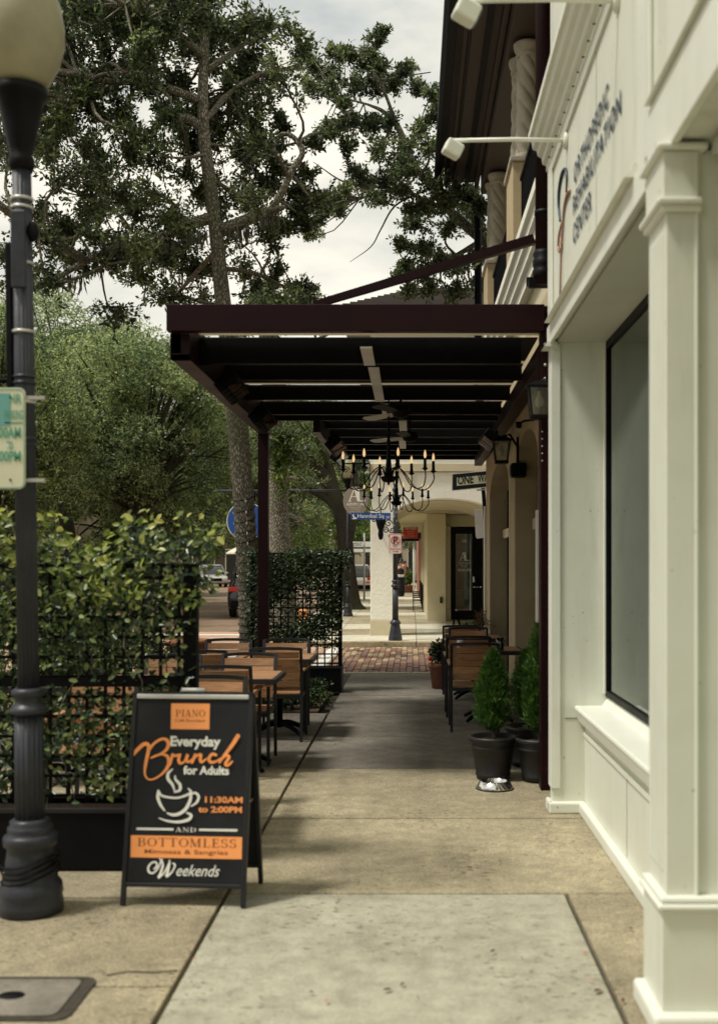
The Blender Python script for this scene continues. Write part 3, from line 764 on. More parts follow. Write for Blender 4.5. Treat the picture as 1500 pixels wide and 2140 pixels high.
# near pilaster
MB().box(.88, .985, 3.89, 4.17, .47, 2.84).build('pilaster', M['white'], ws, bev=.004)
for k in range(5):
    MB().box(.874, .8805, 3.93 + k * .045, 3.95 + k * .045, .55, 2.78).build('flute', M['white2'], ws, bev=.003)
MB().box(.86, 1.0, 3.87, 4.18, 2.84, 2.862).build('pilaster_collar', M['white2'], ws, bev=.006)
MB().box(.845, 1.0, 3.855, 4.19, 2.862, 2.885).build('pilaster_collar', M['white2'], ws, bev=.008)
MB().box(.868, .99, 3.88, 4.17, 2.885, 3.05).build('pilaster_neck', M['white'], ws, bev=.004)
MB().box(.845, 1.02, 3.86, 4.18, 3.052, 3.075).build('pilaster_cap', M['white2'], ws, bev=.008)
MB().box(.862, 1.5, 3.87, 4.18, .08, .43).build('plinth', M['white'], ws, bev=.004)
MB().box(.845, 1.5, 3.85, 4.19, .43, .452).build('plinth_moulding', M['white2'], ws, bev=.009)
MB().box(.855, 1.5, 3.86, 4.185, .4525, .475).build('plinth_moulding', M['white2'], ws, bev=.009)
MB().box(.825, 1.5, 3.82, 4.20, 0, .08).build('baseboard', M['white2'], ws, bev=.015)
MB().box(.986, 1.6, 3.905, 4.17, .476, 3.06).build('entry_wall', M['white'], ws)
MB().box(.98, .992, 3.885, 3.91, .476, 3.05).build('entry_bead', M['white2'], ws, bev=.004)
MB().box(1.03, 1.6, -1, 3.86, 3.03, 3.068).build('entry_soffit', M['soffit'], ws)
MB().box(1.7, 1.75, -1, 3.9, 0, 3.06).build('entry_side_wall', M['white'], ws)
MB().box(XF, 2.6, -16, -1.01, 0, 8.0).build('rear_light_block', M['white'], ws)  # unseen box added behind the camera to block light
# lettering on the fascia
XT = XF - .003
def ws_text(s, u0, u1, vt0, vb0, name='lettering'):
    y0 = XT * F / (u0 - 860); y1 = XT * F / (u1 - 860)
    z1 = PZ(vt0, y0); z0 = PZ(vb0, y0)
    return text(name, s, (XT, y0, z0), (0, -1, 0), (0, 0, 1), y0 - y1, z1 - z0, M['navy'], ws, bold=.028, space=1.22, depth=.004)
ws_text('ORTHOPEDIC', 1200, 1272, 345, 387); ws_text('REHABILITATION', 1198, 1298, 411, 451); ws_text('CENTER', 1198, 1236, 471, 513)
def lg(pts, ws_, m):
    q = []
    for u, v in pts:
        y = XT * F / (u - 860); q.append(Vector((XT - .006, y, PZ(v, y))))
    q = spline(q, 6); MB().tube(q, lerpr(ws_, len(q)), 6).build('emblem_line', m, ws)
lg([(1172, 462), (1169, 430), (1170, 395), (1176, 362), (1183, 352), (1186, 370), (1185, 402)], [.006, .009, .009, .008, .006], M['navy'])
lg([(1192, 398), (1186, 410), (1180, 440), (1177, 490), (1174, 540), (1172, 616)], [.012, .009, .007, .006, .006], M['copper'])
lg([(1177, 462), (1170, 490), (1168, 515), (1171, 526), (1175, 515), (1173, 495)], [.007, .007, .008, .006], M['copper'])

# lamps on arms over the sign
def sign_lamp(y, lab):
    t = thing('sign_lamp', lab, 'lamp', (XF, y, 4.13), 'white sign lamps on long arms')
    MB().tube([(XF, y, 4.13), (.62, y, 4.137), (.235, y, 4.13)], .0125, 10).build('arm', M['white2'], t)
    MB().merge(MB().lathe([(.001, 0), (.05, 0), (.05, .015), (.02, .025), (.001, .025)], n=16), Matrix.Translation((XF, y, 4.13)) @ Matrix.Rotation(R(-90), 4, 'Y')).build('wall_plate', M['white2'], t)
    m = Matrix.Translation((.245, y, 4.075)) @ Matrix.Rotation(R(25), 4, 'Y') @ Matrix.Rotation(R(12), 4, 'Z')
    h = MB().obox(m, -.055, .05, -.05, .05, -.04, .045).build('lamp_head', M['white2'], t, bev=.012)
    MB().obox(m, .0502, .056, -.04, .04, -.03, .035).build('lens', M['glass_dark'], t)
    return t
sign_lamp(6.65, 'white square spot lamp on a long arm above the orthopedic lettering, the farther one')
sign_lamp(5.0, 'white spot lamp head on an arm cut by the top of the picture')

# ================================================================== CORNER BUILDING (stucco, middle right)
cb = thing('stucco_building', 'tan stucco corner building with balcony, twisted columns and dark eaves behind the storefront', 'building', (1.6, 12.4, 0))
XO, XR = 1.13, 1.34
for a, b in ((16.3, 17.1), (12.35, 13.1), (8.95, 10.05)):
    MB().box(XO, XR + .12, a, b, 0, 2.72).build('pier', M['stucco'], cb, bev=.012)
MB().box(XO, XR + .12, YE + .01, 7.75, 0, 2.72).build('pier', M['stucco'], cb)
def arch_poly(y0, y1, spring, rise, top, n=12):
    p = [(y0, top), (y0, spring)]
    for i in range(n + 1):
        t = i / n; a = math.pi * (1 - t)
        p.append(((y0 + y1) / 2 + (y1 - y0) / 2 * math.cos(a), spring + rise * math.sin(a)))
    p += [(y1, spring), (y1, top)]
    return p
MB().box(XO, XR + .12, YE + .01, 17.1, 3.02, 3.9).build('wall', M['stucco'], cb)
for a, b in ((13.1, 16.3), (10.05, 12.35), (7.75, 8.95)):
    MB().prism(arch_poly(a, b, 2.55, .4, 3.03)[::-1], 'x', XO + .002, XR + .1).build('arch', M['stucco'], cb)
for a, b in ((16.3, 17.1), (12.35, 13.1), (8.95, 10.05), (YE + .01, 7.75)):
    MB().box(XO + .001, XR + .12, a + .001, b - .001, 2.72, 3.02).build('pier_top', M['stucco'], cb)
MB().box(XR + .13, 2.0, YE + .01, 17.05, 0, 3.9).build('inner_wall', M['stucco'], cb)
for a, b in ((13.15, 16.25), (10.1, 12.3), (7.78, 8.93)):
    f = MB(); x0, x1 = XR + .04, XR + .10
    for yy in (a, (a + b) / 2 - .03, b - .07): f.box(x0, x1, yy, yy + .07, .05, 2.85)
    f.box(x0, x1, a, b, .0, .12); f.box(x0, x1, a, b, 1.98, 2.10); f.box(x0, x1, a, b, 2.8, 2.9)
    w_ = f.build('window', M['black'], cb)
    MB().box(x0 + .02, x0 + .026, a + .07, b - .07, .12, 2.8).build('pane', M['glass_dark'], w_)
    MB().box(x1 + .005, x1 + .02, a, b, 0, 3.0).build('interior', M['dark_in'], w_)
    MB().box(XR - .02, XR + .035, a, b, 2.0, 2.12).build('transom', M['stucco_l'], cb)
# white strip with chips beside the maroon post, far end strip
MB().box(XO - .035, XO - .002, 16.95, 17.11, .1, 2.5).build('corner_strip', M['stucco_w'], cb)
MB().box(XO - .03, XO - .002, 9.85, 10.0, .5, 2.1).build('corner_strip', M['whitepaint'], cb)
# first floor slab and belt cornice
bp_ = [(1.14, 4.2), (1.06, 4.2), (1.06, 4.30), (1.02, 4.32), (1.02, 4.40), (.985, 4.42), (.985, 4.50), (.95, 4.52), (.95, 4.60), (1.14, 4.62)]
MB().prism(bp_, 'y', YE + .1, 17.15).build('belt_cornice', M['stucco_w'], cb)
MB().box(1.14, 2.8, YE + .02, 17.1, 3.9, 4.64).build('floor_slab', M['stucco_l'], cb)
# balcony plinths and twisted columns
def twisted(x, y, r, z0, z1, parent):
    mb = MB(); n = 60; m = 80; vs_ = []; fs = []
    for j in range(m + 1):
        t = j / m; z = z0 + (z1 - z0) * t; tp = r * (1 - .12 * t)
        for i in range(n):
            a = 2 * math.pi * i / n; ph = 5 * (a + t * math.pi * 2.2)
            rr = tp * (1.06 - .20 * (1 - abs(math.sin(ph / 2))) ** 1.6)
            vs_.append((x + rr * math.cos(a), y + rr * math.sin(a), z))
    for j in range(m):
        for i in range(n):
            k = (i + 1) % n; fs.append((j * n + i, j * n + k, (j + 1) * n + k, (j + 1) * n + i))
    mb.add(vs_, fs, True); o = mb.build('column', M['stone'], parent)
    MB().lathe([(r * .9, z1 - .06), (r * 1.02, z1 - .05), (r * 1.02, z1 - .02), (r * .95, z1), (r * 1.12, z1 + .03), (r * 1.2, z1 + .07), (r * 1.2, z1 + .1)], x, y, 24).build('capital', M['stone'], o)
    MB().lathe([(r * 1.15, z0 - .04), (r * 1.15, z0), (r * 1.05, z0 + .03)], x, y, 24).build('column_base', M['stone'], o)
for y in (8.6, 12.67, 16.9):
    for dx, dy in ((0, 0), (-.02, .42)):
        twisted(1.31 + dx, y + dy, .135, 6.2, 7.38, cb)
    MB().box(1.12, 1.50, y - .18, y + .62, 4.64, 6.1).build('plinth', M['stucco'], cb, bev=.01)
    MB().box(1.09, 1.53, y - .21, y + .65, 6.1, 6.16).build('plinth_cap', M['stone'], cb, bev=.012)
for a, b in ((9.22, 12.48), (13.3, 16.7)):
    rl = MB(); rl.box(1.2, 1.25, a, b, 5.88, 5.92); rl.box(1.205, 1.245, a, b, 4.74, 4.77); rr = rl.build('railing', M['black'], cb)
    k = a + .06
    while k < b:
        MB().box(1.217, 1.233, k, k + .016, 4.77, 5.88).build('baluster', M['black'], rr); k += .11
MB().box(1.1, 1.62, YE + .1, 17.9, 7.52, 7.84).build('balcony_beam', M['brown_soffit'], cb, bev=.01)
MB().box(1.62, 2.8, YE + .1, 17.9, 7.72, 7.84).build('porch_ceiling', M['brown_soffit'], cb)
MB().box(2.6, 2.8, YE + .1, 17.1, 4.64, 7.72).build('back_wall', M['stucco'], cb)
# 2nd floor near block right of the pipe
MB().box(1.02, 1.9, YE + .36, 8.35, 4.65, 7.7).build('end_pier', M['stucco'], cb)
MB().box(1.0, 1.09, YE + .33, 8.37, 4.65, 7.72).build('end_pier_trim', M['stucco_w'], cb)
# eaves
MB().box(.52, 1.1, 4.5, 18.35, 7.86, 7.9).build('eave_soffit', M['brown_soffit'], cb)
for x0, x1, z0 in ((.52, .6, 7.80), (.66, .70, 7.835), (.86, .92, 7.81), (1.02, 1.09, 7.76)):
    MB().box(x0, x1, 4.5, 18.36, z0, 7.862).build('soffit_moulding', M['maroon'] if x0 < .7 else M['brown_soffit'], cb, bev=.01)
MB().box(.86, .93, 4.6, 18.2, 7.8, 7.812).build('soffit_vent', M['black'], cb)
MB().prism([(.40, 7.93), (.38, 8.06), (.37, 8.06), (.37, 7.90), (.42, 7.84), (.51, 7.83), (.51, 8.05)], 'y', 4.5, 18.42).build('gutter', M['black'], cb)
MB().add([(.4, 4.5, 8.05), (.4, 18.4, 8.05), (4, 18.4, 9.6), (4, 4.5, 9.6)], [(0, 1, 2, 3)]).build('roof', M['roofmetal'], cb)
# downpipe at the far corner
dpts = spline([(.45, 18.25, 7.86), (.46, 18.25, 7.72), (.56, 18.25, 7.62), (.80, 18.25, 7.60), (.98, 18.25, 7.52), (1.06, 18.25, 7.3), (1.075, 18.25, 6.9), (1.08, 18.25, 5.5), (1.08, 18.25, 4.4), (1.2, 18.2, 4.2), (1.4, 17.2, 4.1)], 5)
MB().tube(dpts, .062, 12).build('downpipe', M['black'], cb)
# near downpipe above the canopy
t = MB(); t.tube([(.905, 7.72, 3.55), (.915, 7.72, 8.4)], .058, 16); t.build('downpipe', M['maroon'], cb)
MB().lathe([(.06, 3.58), (.075, 3.6), (.075, 3.64), (.066, 3.65), (.075, 3.67), (.075, 3.71), (.066, 3.72), (.073, 3.75), (.06, 3.78)], .905, 7.72, 20).build('pipe_collar', M['black'], cb)
MB().lathe([(.058, 4.02), (.066, 4.02), (.066, 4.05), (.058, 4.05)], .908, 7.72, 20).build('pipe_collar', M['black'], cb)
for k, y in enumerate((8.25, 8.4)):
    MB().box(.86, 1.1, y, y + .05, 3.66 + k * .05, 3.72 + k * .05).build('pipe_bracket', M['black'], cb)

# ================================================================== STEEL CANOPY
cn = thing('steel_canopy', 'dark maroon steel canopy on a thin post over the outdoor tables', 'canopy', (-1.69, 12.75, 0))
MB().box(-1.745, .945, 8.0, 8.09, 3.285, 3.475).build('front_fascia', M['maroon'], cn, bev=.004)
MB().box(-1.74, -1.60, 8.1, 8.16, 3.10, 3.285).build('corner_block', M['maroon'], cn, bev=.003)
sbm = MB(); sbm.box(-1.735, -1.66, 8.1, 12.88, 3.14, 3.46); sbm.box(-1.735, -1.60, 8.1, 12.88, 3.10, 3.138); sbm.build('side_beam', M['maroon'], cn, bev=.003)
MB().box(-1.655, .86, 8.82, 8.90, 3.20, 3.40).build('beam', M['black'], cn, bev=.003)
for y in (10.0, 11.2, 12.3, 12.82):
    MB().box(-1.655, .98, y, y + .07, 3.265, 3.40).build('beam', M['black'], cn, bev=.003)
pan = [8.1, 8.80, 8.92, 10.0, 10.08, 11.2, 11.28, 12.3, 12.4, 12.82]
for i in range(0, len(pan) - 1, 2):
    w_s = .20 if i == 0 else .10
    MB().box(-1.70, 1.0, pan[i], pan[i + 1] - w_s, 3.415, 3.425).build('roof_panel', M['black'], cn)
    MB().box(-1.70, 1.0, pan[i + 1] - w_s + .004, pan[i + 1] + .0, 3.415, 3.425).build('skylight_strip', M['polyc'], cn)
# far, narrower bay
MB().box(-1.13, -1.05, 12.9, 17.8, 3.14, 3.46).build('side_beam', M['maroon'], cn, bev=.003)
for y in (13.7, 14.6, 15.5, 16.3, 17.0, 17.72):
    MB().box(-1.05, 1.08, y, y + .07, 3.28, 3.40).build('beam', M['black'], cn, bev=.003)
for y in (12.98, 13.78, 14.68, 15.58, 16.38, 17.08):
    MB().box(-1.1, 1.1, y - .08, y + .52, 3.415, 3.425).build('roof_panel', M['black'], cn)
    MB().box(-1.1, 1.1, y + .525, y + .70, 3.415, 3.425).build('skylight_strip', M['polyc'], cn)
# underside flat bar pieces
for x, a, b in ((-.37, 8.1, 8.8), (-.345, 8.95, 10.75), (-.30, 10.95, 11.75), (-.14, 12.2, 13.6), (-.16, 13.9, 15.1)):
    MB().box(x, x + .085, a, b, 3.178, 3.192).build('flat_bar', M['alu'], cn)
# post and wall column, tie bar, wall beam
MB().box(-1.74, -1.625, 12.72, 12.85, 0, 3.10).build('post', M['maroon'], cn, bev=.004)
MB().box(-1.79, -1.575, 12.66, 12.91, 0, .02).build('base_plate', M['maroon'], cn)
MB().box(.925, 1.06, 8.05, 8.19, 0, 3.475).build('post', M['maroon'], cn, bev=.004)
MB().box(.99, 1.11, 8.2, 17.75, 3.18, 3.34).build('wall_beam', M['maroon'], cn, bev=.004)
tb = [P(655, 637, 8.6), P(780, 600, 8.6), P(1115, 500, 8.6)]
MB().tube(tb, [.036, .04, .05], 4, smooth=False).build('tie_bar', M['maroon'], cn)
for i, (x, y, z) in enumerate(((.955, 8.05, 3.2), (.955, 8.045, 3.05), (.955, 8.045, 2.95), (1.03, 8.045, 3.2))):
    MB().ball((x, y, z), .012, n=8, m=5).build('bolt', M['alu'], cn)
# string of small bulbs beside the post
for k in range(5):
    MB().ball((.932, 8.03, 2.57 - k * .052), .007, .007, .005, n=8, m=5).build('string_light', M['alu'], cn)

# heaters under the canopy edge
def heater(loc, rz, tilt, lab):
    t = thing('patio_heater', lab, 'heater', (0, 0, 0), 'black box heaters under the canopy')
    MB().box(-.10, .10, -.16, .16, -.06, .05).build('housing', M['black'], t, bev=.012)
    for k in (-1, 1):
        MB().box(-.075, .075, -.078 + k * .078 - .066 + .07 - .004, .062 + k * .078, -.068, -.0605).build('reflector', M['glass_dark'], t)
    for k in range(5):
        MB().tube([(-.08, -.13 + k * .065, -.073), (.08, -.13 + k * .065, -.073)], .0022, 5).build('guard_wire', M['frame'], t)
    for k in (-1, 1):
        MB().tube([(k * .08, -.14, -.073), (k * .08, .14, -.073)], .0022, 5).build('guard_wire', M['frame'], t)
    MB().box(-.02, .02, -.02, .02, .05, .13).build('bracket', M['black'], t)
    t.location = loc; t.rotation_euler = (tilt[0], tilt[1], rz); return t
heater((-1.50, 9.35, 3.10), 0, (R(-18), R(-38), 0), 'black twin heater under the canopy edge, nearest to the camera')
heater((-1.47, 11.1, 3.06), 0, (R(-18), R(-38), 0), 'black twin heater under the canopy edge, just above the thin post')
heater((-.93, 13.75, 3.08), 0, (R(-15), R(-40), 0), 'small black heater on the narrow far canopy, left side')
heater((-.95, 14.7, 3.04), 0, (R(-10), R(-50), 0), 'black heater behind the chandelier on the left edge of the far canopy')
heater((.88, 12.6, 3.02), 0, (R(-15), R(40), 0), 'ribbed heater on the wall side beside the second lantern')

# ceiling fans
def fan(x, y, rz, lab):
    t = thing('ceiling_fan', lab, 'fan', (x, y, 3.2), 'ceiling fans under the canopy')
    MB().tube([(x, y, 3.2), (x, y, 3.07)], .012, 8).build('rod', M['black'], t)
    MB().lathe([(.03, 3.08), (.08, 3.06), (.09, 3.02), (.07, 2.98), (.02, 2.96)], x, y, 20).build('motor', M['black'], t)
    for k in range(3):
        a = rz + k * R(120); m = Matrix.Translation((x, y, 3.01)) @ Matrix.Rotation(a, 4, 'Z') @ Matrix.Rotation(R(10), 4, 'X')
        p = MB(); pr = [(.08, -.03), (.2, -.055), (.5, -.065), (.56, -.04), (.56, .03), (.5, .055), (.2, .045), (.08, .03)]
        q = MB().prism(pr, 'z', -.004, .004); p.merge(q, m); p.build('blade', M['alu'] if k == 1 else M['black'], t)
fan(-.10, 10.3, R(8), 'black ceiling fan nearest to the camera under the canopy')
fan(-.02, 12.3, R(20), 'second ceiling fan farther under the canopy, one pale blade')

# chandeliers
def chandelier(x, y, z, lab):
    t = thing('chandelier', lab, 'chandelier', (x, y, z), 'black candle chandeliers')
    MB().lathe([(.001, z - .06), (.012, z - .05), (.012, z - .035), (.055, z - .025), (.075, z + .01), (.078, z + .02), (.03, z + .03), (.02, z + .06), (.028, z + .12), (.02, z + .2), (.014, z + .3), (.022, z + .34), (.012, z + .38), (.001, z + .4)], x, y, 20).build('hub', M['black'], t)
    MB().tube([(x, y, z + .38), (x, y, 3.2)], .007, 6).build('rod', M['black'], t)
    k = z + .4; i = 0
    while k < 3.15:
        MB().ball((x, y, k), .014 if i % 2 else .02, .02 if i % 2 else .01, .03, n=6, m=4).build('chain_link', M['black'], t); k += .055; i += 1
    for k in range(8):
        a = 2 * math.pi * (k + .28) / 8; rr = .43 if k % 2 == 0 else .40
        def q(r, h): return (x + r * math.cos(a), y + r * math.sin(a), z + h)
        am = MB().tube(spline([q(.035, .02), q(.06, .10), q(.11, .10), q(.17, .04), q(.24, -.06), q(.31, -.10), q(.38, -.08), q(rr + .005, 0), q(rr, .07)], 4), .0058, 6).build('arm', M['black'], t)
        c = q(rr, 0)
        MB().lathe([(.005, z + .06), (.024, z + .075), (.030, z + .082), (.014, z + .09), (.017, z + .105), (.014, z + .11), (.0135, z + .175), (.001, z + .176)], c[0], c[1], 10).build('candle', M['black'], t)
        bl = MB().lathe([(.006, z + .176), (.011, z + .19), (.0125, z + .205), (.010, z + .225), (.004, z + .245), (.001, z + .252)], c[0], c[1], 10).build('bulb', M['bulb'], t)
        MB().tube([(c[0], c[1], z + .185), (c[0], c[1], z + .222)], .004, 5).build('filament', M['filament'], t)
    return t
chandelier(-.215, 10.5, 2.42, 'large black chandelier with eight lit candle bulbs, nearer of the two')
chandelier(-.20, 14.8, 2.43, 'second black candle chandelier farther along, just above the street name sign')

# wall lanterns
def lantern(x, y, z, s, lab, wall=None):
    t = thing('wall_lantern', lab, 'lantern', (x, y, z), 'black wall lanterns with clear glass')
    w1, w0, h = .062 * s, .085 * s, .20 * s
    def ring(w, zz): return [(x - w, y - w, zz), (x + w, y - w, zz), (x + w, y + w, zz), (x - w, y + w, zz)]
    # cap
    MB().add(ring(.10 * s, z + h) + ring(.10 * s, z + h + .02 * s) + ring(.035 * s, z + h + .06 * s), [(3, 2, 1, 0), (0, 1, 5, 4), (1, 2, 6, 5), (2, 3, 7, 6), (3, 0, 4, 7), (4, 5, 9, 8), (5, 6, 10, 9), (6, 7, 11, 10), (7, 4, 8, 11), (8, 9, 10, 11)]).build('cap', M['black'], t)
    MB().box(x - w1 - .008, x + w1 + .008, y - w1 - .008, y + w1 + .008, z - .03 * s, z).build('base', M['black'], t, bev=.004)
    bb = MB()
    for sx, sy in ((-1, -1), (1, -1), (1, 1), (-1, 1)):
        bb.tube([(x + sx * w1, y + sy * w1, z), (x + sx * w0, y + sy * w0, z + h)], .009 * s, 4, smooth=False)
    bb.build('cage', M['black'], t)
    a, b = ring(w1, z), ring(w0, z + h)
    MB().add(a + b, [(0, 1, 5, 4), (1, 2, 6, 5), (2, 3, 7, 6), (3, 0, 4, 7)]).build('glass', M['frost'], t)
    MB().lathe([(.006, z + .05), (.028 * s, z + .065), (.036 * s, z + .09), (.028 * s, z + .118), (.014 * s, z + .14), (.014 * s, z + .17)], x, y, 14).build('bulb', M['whitepaint'], t)
    if wall:
        MB().tube([(x, y, z + h + .05 * s), (x + (wall - x) * .5, y, z + h + .08), (wall, y, z + h * .7)], .012, 6).build('bracket', M['black'], t)
        MB().box(wall - .015, wall + .01, y - .03, y + .03, z - .03, z + h + .05).build('back_plate', M['black'], t, bev=.004)
    return t
lantern(.897, 7.9, 2.67, .92, 'black square lantern on the maroon post, big bulb behind seeded glass', 1.0)
lantern(.95, 11.9, 2.72, 1.0, 'black lantern on the stucco wall farther under the canopy', 1.125)
s = thing('wall_speaker', 'small black box speaker fixed to the stucco wall between windows', 'speaker', (1.1, 12.3, 2.62))
MB().box(1.08, 1.24, 12.15, 12.34, 2.57, 2.72).build('housing', M['black'], s, bev=.01); MB().box(1.07, 1.0799, 12.17, 12.32, 2.59, 2.70).build('grille', M['frame'], s)
s = thing('wall_spotlight', 'small black spotlight on the stucco wall above the window arch', 'lamp', (1.1, 10.4, 2.95))
MB().tube([(1.13, 10.4, 2.96), (1.04, 10.4, 2.95), (1.0, 10.4, 2.93)], .01, 6).build('arm', M['black'], s)
MB().lathe([(.01, 2.88), (.028, 2.89), (.03, 2.94), (.001, 2.945)], .99, 10.4, 12).build('head', M['black'], s)

# ================================================================== ARCADE BUILDING across the cross street
ab = thing('arcade_building', 'white stucco building with a low arched arcade across the brick street', 'building', (0, 24.5, 0))
YA = 24.3
MB().box(-.89, -.40, YA, YA + .5, .42, 2.65).build('pillar', M['stucco_w'], ab, bev=.012)
MB().box(-.895, -.395, YA - .005, YA + .505, -.05, .42).build('pillar_base', M['stucco_l'], ab, bev=.012)
arc = [(-.889, 3.62), (-.889, 2.65), (-.40, 2.65)]
for i in range(25):
    t = i / 24; a = math.pi * (1 - t); arc.append((.72 + 1.12 * math.cos(a), 2.65 - .0 + .40 * math.sin(a)))
arc += [(1.84, 2.65), (9, 2.65), (9, 3.62)]
MB().prism(arc, 'y', YA, YA + .5).build('facade', M['stucco_w'], ab, bev=.008)
arc2 = [(-.388, 3.6)] + [(-.388, 2.3)] + [(p[0], p[1] - .02) for p in arc[3:28]] + [(2.2, 2.63), (2.2, 3.6)]
MB().prism(arc2, 'y', YA + .51, 29.2).build('vault', M['stucco_l'], ab)
MB().box(1.84, 9, YA, YA + .5, 0, 2.65).build('facade', M['stucco_w'], ab)
MB().box(-.95, 9, YA - .07, YA + .5, 3.63, 3.80).build('facade_trim', M['stucco_l'], ab, bev=.01)
MB().box(-.92, 9, YA - .03, YA + .5, 3.80, 4.0).build('facade_trim', M['stucco_w'], ab)
MB().box(-.889, 9, YA, 33, 4.0, 6.9).build('upper_wall', M['stucco_w'], ab)
MB().box(-.39, 9, 29.21, 46, 2.95, 3.3).build('arcade_ceiling', M['stucco_b'], ab)
# roof, its dark louvred gable peeping above the canopy
MB().box(-1.5, 9.5, YA - .7, 34, 6.9, 7.05).build('eave', M['roofmetal'], ab)
MB().add([(-1.5, YA - .7, 7.05), (9.5, YA - .7, 7.05), (9.5, 34, 7.05), (-1.5, 34, 7.05), (.1, 29, 8.72), (6, 29, 8.72)], [(0, 1, 5, 4), (1, 2, 5), (2, 3, 4, 5), (3, 0, 4)]).build('roof', M['roofmetal'], ab)
for k in range(12):
    f_ = k / 12; y_ = YA - .7 + f_ * 5.35; z_ = 7.05 + f_ * 1.67
    MB().box(-1.45 + f_ * 1.6, 8, y_, y_ + .06, z_ + .01, z_ + .06).build('roof_batten', M['brown_soffit'], ab)
# inner wall with pilasters along the covered walk
MB().box(.44, 2.5, 31.4, 46, 0, 2.94).build('inner_wall', M['stucco_b'], ab)
for y in (33.2, 36.0, 39.0, 42.0, 45.0):
    MB().box(.38, .45, y, y + .6, 0, 2.94).build('pilaster', M['stucco_l'], ab, bev=.01)
MB().box(.40, .885, 29.22, 31.41, .1, 2.94).build('door_wall', M['stucco_b'], ab, bev=.008)
MB().box(.885, 9, 29.9, 31.4, 2.63, 2.94).build('door_wall', M['stucco_b'], ab)
MB().box(.885, 1.03, 29.7, 31.4, .1, 2.63).build('door_surround', M['stucco_l'], ab, bev=.008)
MB().box(.80, 1.03, 29.6, 29.9, .1, .43).build('surround_base', M['stucco_l'], ab, bev=.008)
MB().box(2.6, 9, 29.7, 31.4, .1, 2.63).build('door_wall', M['stucco_b'], ab)
def door(x0, x1, hx, lab):
    d = MB(); y0, y1 = 29.90, 29.95
    d.box(x0, x0 + .13, y0, y1, .12, 2.60); d.box(x1 - .13, x1, y0, y1, .12, 2.60); d.box(x0 + .13, x1 - .13, y0, y1, .12, .40); d.box(x0 + .13, x1 - .13, y0, y1, 2.44, 2.60)
    o = d.build('door', M['black'], ab, label=lab)
    MB().box(x0 + .13, x1 - .13, y0 + .02, y0 + .027, .40, 2.44).build('pane', M['glass_dark'], o)
    MB().tube([(hx, y0 - .05, 1.02), (hx + (.11 if hx < 1.76 else -.0), y0 - .05, 1.02)], .012, 6).build('handle', M['steel'], o)
    MB().ball((hx, y0 - .02, 1.02), .03, .02, .03).build('handle_rose', M['steel'], o)
    return o
dl = door(1.04, 1.74, 1.66, 'glass door leaf with white lettering'); door(1.755, 2.45, 1.83, None)
MB().box(1.62, 1.67, 29.88, 29.90, 1.15, 1.30).build('notice_plate', M['ceramic'], dl)
MB().box(1.2, 1.58, 29.93, 29.94, 1.9, 2.25).build('window_decal', M['alu'], dl)
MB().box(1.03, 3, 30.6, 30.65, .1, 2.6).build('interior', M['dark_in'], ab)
MB().box(1.17, 1.35, 30.2, 30.5, .1, .95).build('desk', M['ceramic'], ab); MB().box(1.38, 1.6, 30.3, 30.55, .1, .70).build('desk', M['ceramic'], ab)
def t2(s, u0, u1, v0, v1, y, m, par, name='lettering', bold=.0, dep=.004):
    return text(name, s, (PX(u0, y), y, PZ(v1, y)), (1, 0, 0), (0, 0, 1), PX(u1, y) - PX(u0, y), PZ(v0, y) - PZ(v1, y), m, par, bold=bold, depth=dep)
t2('100', 965, 975, 1128, 1134, 29.915, M['signcream'], dl)
def mapfront(y): return lambda a, c, l: Vector((PX(a, y), y - .004 - l * .0004, PZ(c, y)))
def AL(u0, u1, vt, vb, y, m, par):
    mf = mapfront(y); w = u1 - u0; h = vb - vt; mb = MB()
    def q(pts, l): mb.add([mf(u0 + a * w, vb - b * h, l) for a, b in pts], [tuple(range(len(pts)))])
    q([(.05, .02), (.12, .02), (.41, 1), (.35, 1)], 1); q([(.34, 1), (.44, 1), (.67, .02), (.54, .02)], 2); q([(.2, .33), (.55, .33), (.55, .38), (.2, .38)], 3)
    q([(0, 0), (.2, 0), (.2, .035), (0, .035)], 4); q([(.5, .9), (.58, .9), (.72, .02), (.62, .02)], 5); q([(.56, 1), (.66, 1), (.70, .0), (.60, .0)], 6)
    q([(.6, 0), (1, 0), (1, .07), (.6, .07)], 7); q([(.95, 0), (1, 0), (1, .14), (.97, .14)], 8); q([(.47, .96), (.68, .96), (.68, 1), (.47, 1)], 9)
    return mb.build('lettering', m, par)
AL(960, 980, 1154, 1172, 29.915, M['whitepaint'], dl)
t2('AESTHETIC LANE', 957, 983, 1175, 1178, 29.915, M['signcream'], dl)
t2('FACIALS LASERS', 962, 978, 1180, 1182, 29.915, M['signcream'], dl); t2('SKIN HEALTH', 963, 976, 1184, 1186, 29.915, M['signcream'], dl)
t2('407.601.0753', 956, 984, 1189, 1194, 29.915, M['whitepaint'], dl, bold=.02)
# wall outlet box
MB().box(.73, .80, 29.17, 29.22, .62, .78).build('outlet_box', M['frame'], ab, bev=.006)
